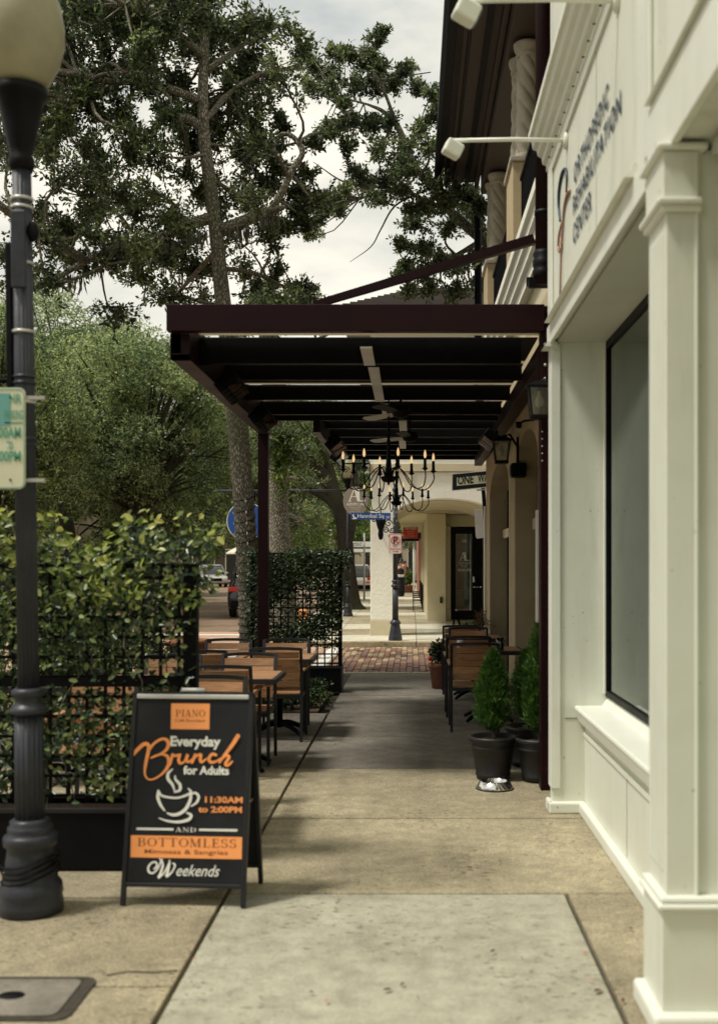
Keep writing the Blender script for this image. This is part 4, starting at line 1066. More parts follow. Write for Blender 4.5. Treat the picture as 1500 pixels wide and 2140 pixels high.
# recessed fixture, ornate lantern on the pillar
MB().box(-.05, .03, YA - .08, YA - .001, 3.28, 3.56).build('wall_box', M['stucco_l'], ab, bev=.01)
wl_ = thing('pillar_lantern', 'ornate black scrolled bracket lantern on the white pillar, left of the no parking sign', 'lantern', (-.64, 24.2, 2.5))
def scroll(c, r, turns, a0, dirn, y, th, parent, mname='scroll'):
    pts = []
    for i in range(int(turns * 12) + 1):
        a = a0 + dirn * i * math.pi / 6; rr = r * (1 - i / (turns * 14)); pts.append((c[0] + rr * math.cos(a), y, c[1] + rr * math.sin(a)))
    return MB().tube(pts, th, 5).build(mname, M['black'], parent)
MB().lathe([(.001, 2.14), (.04, 2.17), (.06, 2.25), (.05, 2.35), (.075, 2.42), (.10, 2.52), (.11, 2.58), (.07, 2.62), (.05, 2.66), (.012, 2.70), (.012, 2.76), (.001, 2.84)], -.66, 24.05, 14).build('lantern_body', M['black'], wl_)
for c, r, a, d in (((-.50, 2.5), .09, 0, 1), ((-.56, 2.36), .07, 2, -1), ((-.42, 2.36), .07, 3, 1), ((-.46, 2.24), .05, 1, -1), ((-.8, 2.58), .05, 2, 1)):
    scroll(c, r, 1.4, a, d, 24.1, .012, wl_)
MB().tube([(-.66, 24.3, 2.3), (-.66, 24.05, 2.22)], .015, 6).build('arm', M['black'], wl_)
# iron scroll bracket near the top of the pillar
sbk = thing('scroll_bracket', 'black wrought iron scroll bracket beside the top of the white pillar', 'bracket', (-.95, 24.2, 3.5))
MB().box(-1.7, -.89, 24.19, 24.21, 3.78, 3.81).build('bar', M['black'], sbk); MB().box(-.91, -.892, 24.18, 24.22, 3.0, 3.85).build('wall_bar', M['black'], sbk)
for c, r, a, d in (((-1.02, 3.68), .08, 0, 1), ((-1.2, 3.70), .07, 2, -1), ((-1.05, 3.5), .07, 3, 1), ((-1.25, 3.52), .09, 1, -1), ((-1.42, 3.66), .08, 0, 1), ((-1.1, 3.32), .09, 2, 1), ((-1.58, 3.7), .06, 1, 1)):
    scroll(c, r, 1.5, a, d, 24.2, .011, sbk)

# ------------------------------------------------------------------ street lamps
def street_lamp(x, y, z0, lab, globe=True, detail=False, height=3.4):
    t = thing('street_lamp', lab, 'street lamp', (x, y, z0), 'fluted cast iron street lamps' if not detail else None)
    k = 1.0
    n = 96 if detail else 32
    def zz(a): return [(r, z0 + h) for r, h in a]
    MB().lathe(zz([(.001, 0), (.145, 0), (.147, .045), (.14, .075), (.146, .09), (.140, .13), (.122, .155), (.118, .20), (.108, .27), (.104, .30), (.120, .315), (.124, .345), (.118, .36), (.10, .37), (.104, .385), (.100, .40), (.09, .41), (.092, .425), (.078, .435), (.001, .44)]), x, y, n).build('base', M['lamp'], t)
    MB().lathe(zz([(.068, .435), (.066, .92)]), x, y, n, flute=16, depth=.10).build('lower_shaft', M['lamp'], t)
    MB().lathe(zz([(.062, .92), (.086, .93), (.090, .945), (.075, .96), (.060, .975), (.058, 1.0), (.074, 1.01), (.076, 1.035), (.058, 1.045)]), x, y, n).build('collar', M['lamp'], t)
    top = height
    MB().lathe(zz([(.050, 1.045), (.044, top)]), x, y, n, flute=16, depth=.10).build('shaft', M['lamp'], t)
    if globe:
        MB().lathe(zz([(.046, top), (.058, top + .02), (.060, top + .05), (.05, top + .07), (.056, top + .10), (.078, top + .20), (.10, top + .32), (.122, top + .345), (.124, top + .38), (.105, top + .385)]), x, y, n).build('cup', M['black'], t)
        g = [(.105, .385), (.135, .42), (.175, .50), (.20, .60), (.202, .68), (.185, .78), (.15, .87), (.10, .94), (.06, .98), (.02, 1.0)]
        MB().lathe([(r, z0 + top + h) for r, h in g], x, y, 40).build('globe', M['globe'], t)
        MB().lathe([(.02, z0 + top + 1.0), (.03, z0 + top + 1.02), (.012, z0 + top + 1.06), (.018, z0 + top + 1.1), (.001, z0 + top + 1.16)], x, y, 16).build('finial', M['black'], t)
    return t
L1x, L1y = -1.775, 5.25
l1 = street_lamp(L1x, L1y, 0, 'large fluted charcoal street lamp with frosted globe, nearest on the left edge', True, True, 3.46)
for z in (3.32, 3.28, 3.02, 2.70, 2.37):
    MB().lathe([(.052, z), (.0525, z + .012)], L1x, L1y, 24).build('steel_band', M['alu'], l1)
for z in (2.49, 2.46, 2.20, 2.17):
    MB().lathe([(.05, z), (.054, z + .006), (.05, z + .014)], L1x, L1y, 24).build('clamp', M['lamp'], l1)
MB().ball((L1x + .055, L1y - .02, 3.17), .028, .03, .05).build('photocell', M['black'], l1)
MB().box(L1x - .075, L1x - .045, L1y - .03, L1y + .03, 2.2, 3.12).build('conduit', M['black'], l1, bev=.006)
MB().box(L1x - .035, L1x + .035, L1y - .065, L1y - .04, 2.90, 3.26).build('cover_plate', M['lamp'], l1, bev=.006)
MB().tube([(L1x - .4, L1y, 2.48), (L1x, L1y, 2.48)], .012, 6).build('crossbar', M['black'], l1)
cablep = []
for i in range(60):
    a = i * .42; cablep.append((L1x + (.128 + .006 * math.sin(i)) * math.cos(a), L1y + (.128) * math.sin(a), .16 + .10 * i / 60 + .03 * math.sin(a + 1)))
MB().tube(cablep, .0055, 5).build('cable', M['black'], l1)
l1.rotation_euler = (0, R(-.75), 0)
# parking sign on the lamp
def round_rect(x0, x1, z0, z1, r, n=5):
    p = []
    for cx, cz, a0 in ((x1 - r, z0 + r, -90), (x1 - r, z1 - r, 0), (x0 + r, z1 - r, 90), (x0 + r, z0 + r, 180)):
        for i in range(n + 1):
            a = R(a0 + 90 * i / n); p.append((cx + r * math.cos(a), cz + r * math.sin(a)))
    return p
ps = thing('parking_sign', 'cream and green parking time sign strapped to the big street lamp', 'sign', (-1.92, 5.14, 2.2), None)
y = 5.14; x1 = PX(53, y); x0 = x1 - .305; z1 = PZ(810, y); z0 = PZ(1022, y)
MB().prism(round_rect(x0, x1, z0, z1, .03), 'y', y, y + .004).build('sign_face', M['signcream'], ps)
MB().prism(round_rect(x0, x1, z0, z1, .03), 'y', y + .0042, y + .006).build('sign_back', M['alu'], ps)
MB().tube([(a, y - .001, b) for a, b in round_rect(x0 + .006, x1 - .006, z0 + .006, z1 - .006, .026)] + [(x1 - .032, y - .001, z0 + .006)], .0022, 4).build('border', M['greenedge'], ps)
MB().box(x0 + .015, PX(22, y), y - .002, y - .001, PZ(890, y), PZ(822, y)).build('number_panel', M['blue'] if 0 else mat('teal_panel', (.14, .36, .33), .5), ps)
text('lettering', '3', (x0 + .06, y, PZ(882, y)), (1, 0, 0), (0, 0, 1), .10, .125, M['signcream'], ps, bold=.03, depth=.003)
text('lettering', 'HR', (PX(20, y), y, PZ(844, y)), (1, 0, 0), (0, 0, 1), .055, .045, M['lightgreen'], ps, bold=.02, depth=.003)
text('lettering', 'PARKING', (PX(10, y) , y, PZ(877, y)), (1, 0, 0), (0, 0, 1), .085, .045, M['lightgreen'], ps, bold=.02, depth=.003)
MB().box(PX(10, y), PX(47, y), y - .002, y - .001, PZ(885, y), PZ(882, y)).build('rule', M['lightgreen'], ps)
text('lettering', '8:00AM', (PX(-16, y), y, PZ(916, y)), (1, 0, 0), (0, 0, 1), PX(44, y) - PX(-16, y), .052, M['lightgreen'], ps, bold=.03, depth=.003)
text('lettering', 'TO', (PX(14, y), y, PZ(940, y)), (1, 0, 0), (0, 0, 1), .03, .038, M['lightgreen'], ps, bold=.03, depth=.003)
text('lettering', '6:00PM', (PX(-16, y), y, PZ(965, y)), (1, 0, 0), (0, 0, 1), PX(44, y) - PX(-16, y), .05, M['lightgreen'], ps, bold=.03, depth=.003)
for v in (830, 1003):
    MB().ball((PX(22, y), y - .002, PZ(v, y)), .006, .003, .006, 8, 5).build('bolt', M['frame'], ps)
    MB().box(PX(50, y), PX(50, y) + .09, y + .01, y + .03, PZ(v, y) - .008, PZ(v, y) + .008).build('strap', M['alu'], ps)

# lamp 2 at the corner, with name sign and no parking sign
y = 22.8; x = PX(826, y)
l2 = thing('sign_pole', 'black fluted sign pole with bell base on the far kerb, under the chandeliers', 'pole', (x, y, .08))
MB().lathe([(.001, .05), (.14, .05), (.142, .10), (.135, .12), (.14, .14), (.13, .17), (.125, .20), (.11, .28), (.095, .37), (.09, .40), (.11, .42), (.112, .45), (.085, .47), (.08, .50)], x, y, 32).build('base', M['lamp'], l2)
MB().lathe([(.065, .5), (.06, 1.15)], x, y, 48, flute=12, depth=.1).build('lower_shaft', M['lamp'], l2)
MB().lathe([(.06, 1.15), (.085, 1.17), (.085, 1.2), (.06, 1.22), (.055, 1.25), (.075, 1.26), (.075, 1.29), (.055, 1.31)], x, y, 24).build('collar', M['lamp'], l2)
MB().lathe([(.05, 1.31), (.047, 3.1)], x, y, 48, flute=12, depth=.1).build('shaft', M['lamp'], l2)
MB().lathe([(.047, 3.1), (.06, 3.12), (.06, 3.16), (.04, 3.18), (.02, 3.24), (.001, 3.27)], x, y, 20).build('cap', M['lamp'], l2)
for k in range(7): MB().ball((x - .025 + .05 * (k % 2), y - .047, 2.95 - k * .09), .012, n=6, m=4).build('bolt', M['alu'], l2)
ns = thing('street_name_sign', 'blue street name sign with white lettering and a white swan emblem', 'sign', (PX(775, y), y, 2.6))
ya = y - .07
MB().prism(round_rect(PX(733, ya), PX(816, ya), PZ(1086, ya), PZ(1072, ya), .012), 'y', ya, ya + .01).build('plate', M['blue'], ns)
t2('Hannibal Sq', 747, 802, 1074, 1085, ya, M['whitepaint'], ns, bold=.012); t2('300', 806, 814, 1078, 1083.5, ya, M['whitepaint'], ns)
sw = MB(); mf = mapfront(ya)
sw.add([mf(735 + a * 11, 1085 - b * 11, 1) for a, b in ((0, .1), (.35, .25), (.15, .55), (.1, .8), (.3, .95), (.5, .9), (.35, .75), (.5, .5), (.8, .3), (1, .25), (.9, 0), (.2, 0))], [tuple(range(12))]); sw.build('emblem', M['whitepaint'], ns)
npk = thing('no_parking_sign', 'white no parking sign with red circle and arrow on the black pole', 'sign', (PX(826, y), y, 1.95))
yb = y - .065
MB().prism(round_rect(PX(813, yb), PX(839, yb), PZ(1157, yb), PZ(1115, yb), .03), 'y', yb, yb + .006).build('plate', M['whitepaint'], npk)
MB().tube([(a, yb - .001, b) for a, b in round_rect(PX(813.6, yb), PX(838.4, yb), PZ(1156.3, yb), PZ(1115.7, yb), .028)], .004, 4).build('border', M['red'], npk)
cx, cz = PX(826, yb), PZ(1129, yb); pts = [(cx + .085 * math.cos(a * math.pi / 12), yb - .003, cz + .085 * math.sin(a * math.pi / 12)) for a in range(25)]
t2('P', 822, 831, 1122.5, 1136, yb, M['boardblack'], npk, bold=.03)
cm = MB(); cm.tube(pts, .009, 4); cm.tube([(cx - .06, yb - .008, cz + .06), (cx + .06, yb - .008, cz - .06)], .008, 4); cm.build('prohibition_ring', M['red'], npk)
t2('NO', 821, 829, 1140, 1143.5, yb, M['red'], npk, bold=.01); t2('PARKING', 816, 837, 1145.5, 1149.5, yb, M['red'], npk, bold=.01)
am = MB(); am.add([mapfront(yb)(a, b, 1) for a, b in ((820, 1152), (829, 1152), (829, 1150.7), (833, 1152.7), (829, 1154.5), (829, 1153.2), (820, 1153.2))], [tuple(range(7))]); am.build('arrow', M['red'], npk)

# one way sign on a leaning pole and the grey back of another sign
y = 19.2; ow = thing('one_way_sign', 'black and white ONE WAY arrow sign, top of the leaning pole', 'sign', (PX(985, y), y, 3.0))
def tilted(u0, u1, v0, v1, sl, y):
    def f(a, b, l=0): return Vector((PX(u0 + a * (u1 - u0), y), y - l * .004, PZ(v1 - b * (v1 - v0) + a * sl, y)))
    return f
f = tilted(944, 1046, 990, 1026, -10, y)
def plate(mb, f, a0, a1, b0, b1, l, th=.004):
    q = [f(a0, b0, l), f(a1, b0, l), f(a1, b1, l), f(a0, b1, l)]; w = [p + Vector((0, th, 0)) for p in q]
    mb.add(q + w, [(0, 1, 2, 3), (7, 6, 5, 4), (0, 4, 5, 1), (1, 5, 6, 2), (2, 6, 7, 3), (3, 7, 4, 0)]); return mb
plate(MB(), f, 0, 1, 0, 1, 0, .01).build('plate', M['whitepaint'], ow)
plate(MB(), f, .014, .986, .045, .955, 1.2, .003).build('black_field', M['boardblack'], ow)
aw = MB(); aw.add([f(a, b, 2.4) for a, b in ((.10, .26), (.80, .26), (.80, .14), (.95, .5), (.80, .86), (.80, .74), (.10, .74))], [tuple(range(7))]); aw.build('arrow', M['signcream'], ow)
d = (f(1, 0) - f(0, 0)).normalized()
text('lettering', 'ONE', f(.12, .32, 3), d, (0, 0, 1), .27, .15, M['boardblack'], ow, bold=.02, depth=.004)
text('lettering', 'WAY', f(.53, .32, 3), d, (0, 0, 1), .25, .15, M['boardblack'], ow, bold=.02, depth=.004)
pl = thing('sign_post', 'black leaning steel sign post at the corner of the stucco building', 'post', (PX(1035, y), y, -.03))
MB().tube([P(1008, 1000, y + .05), P(1036, 1395, y + .05)], .045, 4, smooth=False).build('post', M['black'], pl)
MB().tube([P(996, 1024.5, y + .03), P(1020, 1022, y + .03)], .018, 4).build('clamp', M['alu'], pl)
bs = thing('blank_sign_back', 'plain grey rounded back of a traffic sign on the leaning post', 'sign', (PX(998, y), y, 2.3))
MB().prism([(PX(u, y), PZ(v, y)) for u, v in ((991, 1068), (994, 1065), (1008, 1064), (1012, 1124), (997, 1126), (994, 1122))], 'y', y + .0, y + .006).build('plate', M['alu'], bs, bev=.003)

# AL hanging sign and lamp at the arcade corner
y = 31.5; x = PX(727, y)
l3 = street_lamp(x, y, .1, 'slim grey street lamp with globe and sign arm, left of the white pillar', True, False, 3.55)
MB().tube([(PX(585, y), y, PZ(1025, y)), (PX(722, y), y, PZ(1025, y))], .035, 6).build('sign_arm', M['lamp'], l3)
al = thing('round_hanging_sign', 'round taupe hanging sign with large white letters AL', 'sign', (PX(743, y), y, 3.2))
yy = 30.9; c = (PX(743, yy), PZ(1047, yy)); r_ = .345
MB().prism([(c[0] + r_ * math.cos(a * math.pi / 20), c[1] + 1.18 * r_ * math.sin(a * math.pi / 20)) for a in range(40)], 'y', yy, yy + .03).build('disc', M['taupe'], al)
MB().tube([(c[0], yy + .01, c[1] + r_ * 1.15), (c[0], yy + .01, c[1] + r_ * 1.15 + .1)], .012, 5).build('hanger', M['black'], al)
AL(727, 763, 1019, 1048, yy, M['whitepaint'], al)
t2('AESTHETIC LANE', 724, 762, 1051, 1056.5, yy, M['whitepaint'], al, bold=.01)
t2('FACIALS LASERS', 731, 755, 1059, 1061.5, yy, M['signcream'], al); t2('SKIN HEALTH', 734, 752, 1063, 1065, yy, M['signcream'], al); t2('BY APPOINTMENT', 733, 753, 1067.5, 1069.5, yy, M['signcream'], al)
# blue round sign behind the tree with its pole
y = 24.0; bsn = thing('round_blue_sign', 'round blue sign with white rim half hidden behind the lit tree trunk', 'sign', (PX(513, y), y, 2.5))
c = (PX(514, y), PZ(1089, y))
for r_, yy, m, nm in ((.415, y, 'whitepaint', 'rim'), (.395, y - .012, 'blue', 'disc')):
    MB().prism([(c[0] + r_ * math.cos(a * math.pi / 20), c[1] + r_ * math.sin(a * math.pi / 20)) for a in range(40)], 'y', yy, yy + .011).build(nm, M[m], bsn)
MB().tube([(c[0] - .1, y, c[1] + .4), (c[0] - .1, y, c[1] + .62)], .012, 5).build('hanger', M['black'], bsn)
MB().box(c[0] - .28, c[0] + .2, y + .02, y + .06, c[1] + .43, c[1] + .56).build('header_bar', M['black'], bsn)
scw = MB(); mf = lambda a, b, l: Vector((c[0] + .06 + a, y - .02, c[1] - .12 + b)); scw.add([mf(a, b, 0) for a, b in ((-.14, .02), (-.02, .06), (-.06, .18), (.02, .26), (.0, .12), (.12, .02), (.05, -.06), (-.1, -.04))], [tuple(range(8))]); scw.build('emblem', M['whitepaint'], bsn)
bp2 = thing('banner_pole', 'dark slim pole with a cross arm carrying the blue round sign', 'pole', (PX(585, y), y, -.03))
MB().tube([(PX(585, y), y, -.03), (PX(585, y), y, PZ(1012, y))], .05, 10).build('pole', M['lamp'], bp2); MB().tube([(PX(455, y), y, PZ(1026, y)), (PX(585, y), y, PZ(1026, y))], .03, 6).build('arm', M['lamp'], bp2)

# red hanging sign in the covered walk
y = 40.0; rs = thing('red_hanging_sign', 'red hanging sign with white lettering inside the arcade', 'sign', (PX(858, y), y, 3))
MB().box(PX(842, y), PX(873, y), y, y + .05, PZ(1125, y), PZ(1091, y)).build('panel', M['red'], rs)
t2('444', 851, 863, 1093, 1098, y, M['whitepaint'], rs, bold=.02); t2('THE PLAZA', 845, 870, 1102, 1107, y, M['whitepaint'], rs, bold=.015)
t2('2ND FLOOR', 850, 866, 1110, 1112.5, y, M['signcream'], rs); t2('OFFICES', 852, 864, 1115, 1117, y, M['signcream'], rs); t2('ENTRANCE', 850, 866, 1119.5, 1121.5, y, M['signcream'], rs)
MB().box(PX(838, y), PX(876, y), y - .02, y + .07, PZ(1131, y), PZ(1126, y)).build('lower_bar', M['black'], rs)
MB().tube([(PX(847, y), y, PZ(1091, y)), (PX(847, y), y, 3.4)], .01, 4).build('hanger', M['black'], rs)

# ================================================================== SANDWICH BOARD
sbd = thing('sandwich_board', 'black A-frame pavement board advertising everyday brunch in orange and white', 'sign board', (0, 0, 0))
BWd, LEG = .60, .13
tilt = R(11.5)
Hh = 1.0
def front(a, b, l=0):   # a across 0..1, b up 0..1 of the slanted panel
    z = b * Hh * math.cos(tilt); yv = b * Hh * math.sin(tilt)
    nrm = Vector((0, -math.cos(tilt), math.sin(tilt)))
    return Vector((-BWd / 2 + a * BWd, yv, z)) + nrm * (.012 + l * .00025)
def slant(x0, x1, b0, b1, d0, d1, back=False):
    m = MB(); vs_ = []
    for d in (d0, d1):
        for x, b in ((x0, b0), (x1, b0), (x1, b1), (x0, b1)):
            z = b * Hh * math.cos(tilt); yv = b * Hh * math.sin(tilt); q = Vector((x, yv - d * math.cos(tilt), z + d * math.sin(tilt)))
            if back: q.y = .41 - q.y + .0
            vs_.append(q)
    m.add(vs_, [(0, 1, 2, 3), (7, 6, 5, 4), (0, 4, 5, 1), (1, 5, 6, 2), (2, 6, 7, 3), (3, 7, 4, 0)]); return m
for back in (False, True):
    slant(-.282, .282, .095, .985, 0, .010, back).build('panel', M['boardblack'], sbd)
    for x0, x1 in ((-.30, -.278), (.278, .30)):
        slant(x0, x1, 0, 1, -.012, .018, back).build('leg', M['frame'], sbd, bev=.003)
    slant(-.278, .278, .085, .105, -.008, .018, back).build('bottom_rail', M['frame'], sbd, bev=.003)
slant(-.278, .278, .978, 1.0, -.008, .022).build('top_rail', M['alu'], sbd, bev=.004)
slant(-.30, .30, 1.001, 1.012, -.01, .02).build('top_cap', M['frame'], sbd)
hm = MB().tube([(-.06, .20, .99), (-.055, .2, 1.003), (.05, .2, 1.003), (.055, .2, .99)], .011, 8).build('carry_handle', M['alu'], sbd)
MB().tube([(.27, .1, .45), (.27, .31, .45)], .004, 5).build('stay', M['alu'], sbd)
def bc(x, y, l=0):    # photo detail coordinates -> panel
    Lf = 150 - (y - 90) * .0431; Rt = 1265 - (y - 90) * .0230
    return front((x - Lf) / (Rt - Lf), 1.0 - (y - 95) / (2018 - 95) * 1.0, l)
def bx(x0, x1, y0, y1, m, l, name):
    return MB().add([bc(x0, y1, l), bc(x1, y1, l), bc(x1, y0, l), bc(x0, y0, l)], [(0, 1, 2, 3)]).build(name, m, sbd)
bx(505, 862, 180, 420, M['orange'], 1, 'orange_panel'); bx(155, 1183, 1395, 1592, M['orange'], 1, 'orange_panel')
def brd_text(s, x0, x1, yb_, h, m, l, bold=.02, shear=0):
    o = bc(x0, yb_, l); w = (bc(x1, yb_, l) - o); up = (bc(x0, yb_ - h, l) - o)
    return text('lettering', s, o, w, up, w.length, up.length, m, sbd, bold=bold, shear=shear, depth=.0012)
mfb = lambda a, c, l: bc(a, c, 3 + l * .12)
serif('lettering', 'PIANO', lambda a, c, l: bc(a, 305 - c, 3 + l * .1), 548, 0, 272, 66, M['brownprint'], sbd)
brd_text('Café Boutique', 545, 822, 358, 34, M['brownprint'], 3, .0)
brd_text('Everyday', 505, 970, 607, 122, M['whitepaint'], 3, .035)
brd_text('for Adults', 630, 1052, 838, 82, M['whitepaint'], 3, .035)
brd_text('11:30AM', 835, 1183, 1092, 58, M['orange2'], 3, .035); brd_text('to 2:00PM', 775, 1178, 1180, 58, M['orange2'], 3, .035)
serif('lettering', 'AND', lambda a, c, l: bc(a, 1358 - c, 3 + l * .1), 568, 0, 190, 40, M['whitepaint'], sbd)
serif('lettering', 'BOTTOMLESS', lambda a, c, l: bc(a, 1492 - c, 3 + l * .1), 218, 0, 912, 78, M['brownprint'], sbd)
brd_text('Mimosas & Sangrias', 285, 1055, 1566, 50, M['brownprint'], 3, .01)
for x0, x1 in ((205, 550), (785, 1138)): bx(x0, x1, 1326, 1346, M['whitepaint'], 2, 'rule')
bm_ = MB()
ribbon(bm_, [(148, 680), (200, 615), (262, 562), (302, 575), (300, 640), (280, 740), (272, 830), (298, 880), (350, 885), (420, 845), (475, 785), (495, 725), (478, 672), (430, 655), (370, 668), (328, 690)], [22, 34, 36, 34, 34, 30, 18, 14, 16, 18, 30, 34, 28, 22, 18, 16], bc, 4)
ribbon(bm_, [(290, 720), (300, 640), (350, 560), (420, 515), (468, 520), (488, 560), (470, 610), (420, 650), (340, 685)], [20, 26, 24, 24, 30, 34, 28, 22, 14], bc, 10)
ribbon(bm_, [(505, 748), (518, 700), (528, 655), (545, 668), (578, 662)], [24, 26, 24, 22, 26], bc, 14)
ribbon(bm_, [(598, 655), (586, 705), (602, 735), (640, 718), (668, 655), (658, 705), (678, 722), (718, 690)], [24, 28, 26, 20, 28, 28, 22, 14], bc, 18)
ribbon(bm_, [(738, 655), (722, 700), (710, 728)], [26, 28, 24], bc, 22); ribbon(bm_, [(718, 710), (750, 668), (790, 655), (786, 700), (800, 722), (845, 690)], [16, 20, 28, 30, 24, 14], bc, 24)
ribbon(bm_, [(930, 655), (895, 648), (866, 690), (885, 722), (930, 715), (985, 680)], [26, 26, 30, 28, 20, 14], bc, 28)
ribbon(bm_, [(1130, 478), (1080, 560), (1015, 650), (965, 722)], [40, 36, 28, 24], bc, 32); ribbon(bm_, [(975, 705), (1020, 662), (1052, 672), (1020, 738), (1045, 748), (1083, 712)], [16, 22, 28, 30, 24, 16], bc, 36)
bm_.build('script_lettering', M['orange2'], sbd)
wm = MB()
ribbon(wm, [(378, 1692), (402, 1668), (395, 1635), (360, 1635), (325, 1672), (328, 1715), (365, 1730), (410, 1690), (440, 1625), (452, 1605)], [14, 18, 16, 14, 18, 20, 16, 14, 16, 12], bc, 4)
ribbon(wm, [(430, 1600), (458, 1650), (440, 1725), (420, 1768), (470, 1725), (515, 1640), (520, 1612)], [12, 20, 24, 20, 14, 16, 12], bc, 8)
ribbon(wm, [(520, 1640), (505, 1715), (495, 1755), (545, 1715), (572, 1655), (550, 1638)], [20, 24, 22, 14, 16, 12], bc, 12)
wm.build('script_lettering', M['whitepaint'], sbd)
brd_text('eekends', 585, 985, 1750, 100, M['whitepaint'], 3, .005, .38)
cm = MB()
for pts, w_, l in (([(528, 790), (490, 830), (490, 880), (530, 930), (552, 985)], [12, 26, 30, 26, 14], 4), ([(555, 850), (560, 885), (600, 930), (600, 980), (552, 1000)], [12, 20, 28, 26, 14], 7),
                   ([(402, 990), (440, 1035), (560, 1052), (640, 1035), (705, 1000), (680, 965)], [22, 20, 18, 20, 24, 12], 10), ([(403, 990), (400, 1050), (425, 1115), (465, 1168)], [22, 30, 26, 14], 14),
                   ([(705, 1000), (700, 1070), (660, 1150), (600, 1195), (540, 1205), (488, 1190)], [24, 30, 32, 30, 26, 12], 18), ([(705, 1015), (750, 1005), (778, 1040), (760, 1090), (712, 1125)], [14, 22, 24, 22, 12], 22),
                   ([(672, 1185), (712, 1205), (690, 1245), (600, 1268), (500, 1262), (418, 1238)], [14, 26, 30, 24, 18, 10], 26)):
    ribbon(cm, pts, w_, bc, l)
cm.build('cup_drawing', M['whitepaint'], sbd)
sbd.location = (-1.083, 5.325, 0); sbd.rotation_euler = (0, 0, R(-4))

# ================================================================== TRELLIS PLANTERS
LM = None
def trellis(name, lab, x0, x1, y0, top, nbars_step, step_v, post_w, ph=.31):
    t = thing(name, lab, 'trellis planter', ((x0 + x1) / 2, y0 + .2, 0), 'planters with vine covered trellis')
    MB().box(x0, x1, y0, y0 + .018, 0.01, ph).build('planter_panel', M['black'], t); MB().box(x0, x1, y0 + .382, y0 + .4, .01, ph).build('planter_panel', M['black'], t)
    MB().box(x0, x0 + .018, y0 + .019, y0 + .381, .01, ph).build('planter_side', M['black'], t); MB().box(x1 - .018, x1, y0 + .019, y0 + .381, .01, ph).build('planter_side', M['black'], t)
    MB().box(x0 - .01, x1 + .01, y0 - .01, y0 + .02, ph, ph + .02).build('planter_rim', M['frame'], t)
    MB().box(x0 + .02, x1 - .02, y0 + .02, y0 + .38, .02, ph - .03).build('soil', M['soil'], t)
    yy = y0 + .2
    for x in (x0, x1 - post_w): MB().box(x, x + post_w, yy - post_w / 2, yy + post_w / 2, ph - .05, top).build('post', M['black'], t, bev=.003)
    x = x0 + post_w + nbars_step * .6
    while x < x1 - post_w - .02:
        MB().box(x - .009, x + .009, yy - .018, yy - .006, ph + .02, top - .01).build('upright_slat', M['black'], t); x += nbars_step
    z = ph + .05
    while z < top:
        MB().box(x0 + post_w, x1 - post_w, yy - .004, yy + .008, z - .009, z + .009).build('cross_slat', M['black'], t); z += step_v
    MB().box(x0, x1, yy - .02, yy + .02, top, top + .025).build('top_rail', M['black'], t)
    return t
t1 = trellis('vine_trellis', 'large dark trellis planter overgrown with glossy vine, behind the near street lamp', -3.7, -1.165, 5.93, 1.60, .10, .108, .075)
# mid rails in the near lattice
for z in (.98,): MB().box(-3.62, -1.24, 6.10, 6.16, z - .025, z + .025).build('mid_rail', M['black'], t1)
def vine(t, x0, x1, y, z0, z1, n, ln, m, over, dens, k300=0, mname='vine_foliage', ztop=None, stems=True):
    xs = rng.uniform(x0 - .05, x1 + .10, n * 3); zs_ = z0 + (z1 + over - z0) * rng.uniform(0, 1, n * 3); ysx = y + rng.normal(0, .07, n * 3)
    keep = []
    for i in range(n * 3):
        q = mnoise.noise(Vector((xs[i] * 2.3, 3.1, zs_[i] * 2.3))) + .5 * mnoise.noise(Vector((xs[i] * 6, 1.1, zs_[i] * 6)))
        h = (zs_[i] - z0) / (z1 - z0)
        lim = dens(h, (xs[i] - x0) / (x1 - x0)); edge = z1 + over * (.35 + .65 * mnoise.noise(Vector((xs[i] * 3.2, 0, 7)))) 
        if xs[i] > x1 - .02 and (h < .86 or rng.uniform() < .4): continue
        if (q * .8 + lim > .35 or rng.uniform() < .20) and zs_[i] < max(edge, z1 * .98): keep.append(i)
    keep = np.array(keep[:n]); N_ = len(keep)
    C = np.stack([xs[keep], ysx[keep], zs_[keep]], 1)
    D = unit(rng.normal(0, 1, (N_, 3)) * np.array([1, .5, .8]) + np.array([0, -.25, -.1])); Nn = unit(rng.normal(0, .6, (N_, 3)) + np.array([0, -.8, .6])); Ln = rng.uniform(.55, 1.15, N_) * ln
    leaf_mesh(mname, C[k300:], D[k300:], Nn[k300:], Ln[k300:], Ln[k300:] * .55, m, t, kind='stuff', six=True)
    if k300:
        one = leaf_mesh('leaf', np.zeros((1, 3)), np.array([[0, 0, 1.]]), np.array([[0, -1., 0]]), np.array([1.]), np.array([.55]), m, None, six=True)
        me = one.data; bpy.data.objects.remove(one); off = wloc(t)
        for i in range(k300):
            o = bpy.data.objects.new('leaf', me); d = Vector(D[i]); nn = Vector(Nn[i]); sx = d.cross(nn).normalized(); n2 = sx.cross(d)
            mt = Matrix((( -sx.x, -n2.x, d.x), (-sx.y, -n2.y, d.y), (-sx.z, -n2.z, d.z))).to_4x4()
            p = Vector(C[i]); p.y = min(p.y, y - .04)
            o.matrix_local = Matrix.Translation(p - off) @ mt @ Matrix.Scale(float(Ln[i]) * 1.15, 4); link(o, t)
    if not stems: return
    st = MB()
    for i in range(14):
        x = rng.uniform(x0 + .05, x1 - .05); p = [(x, y, z0 - .1)]; z = z0
        while z < z1 + over * .4:
            x += rng.normal(0, .07); z += rng.uniform(.12, .25); p.append((min(max(x, x0), x1 + .1), y + rng.normal(0, .03), z))
        st.tube(spline(p, 3), .004 if ln < .05 else .005, 4, caps=False)
    st.build('stems', M['bark'], t)
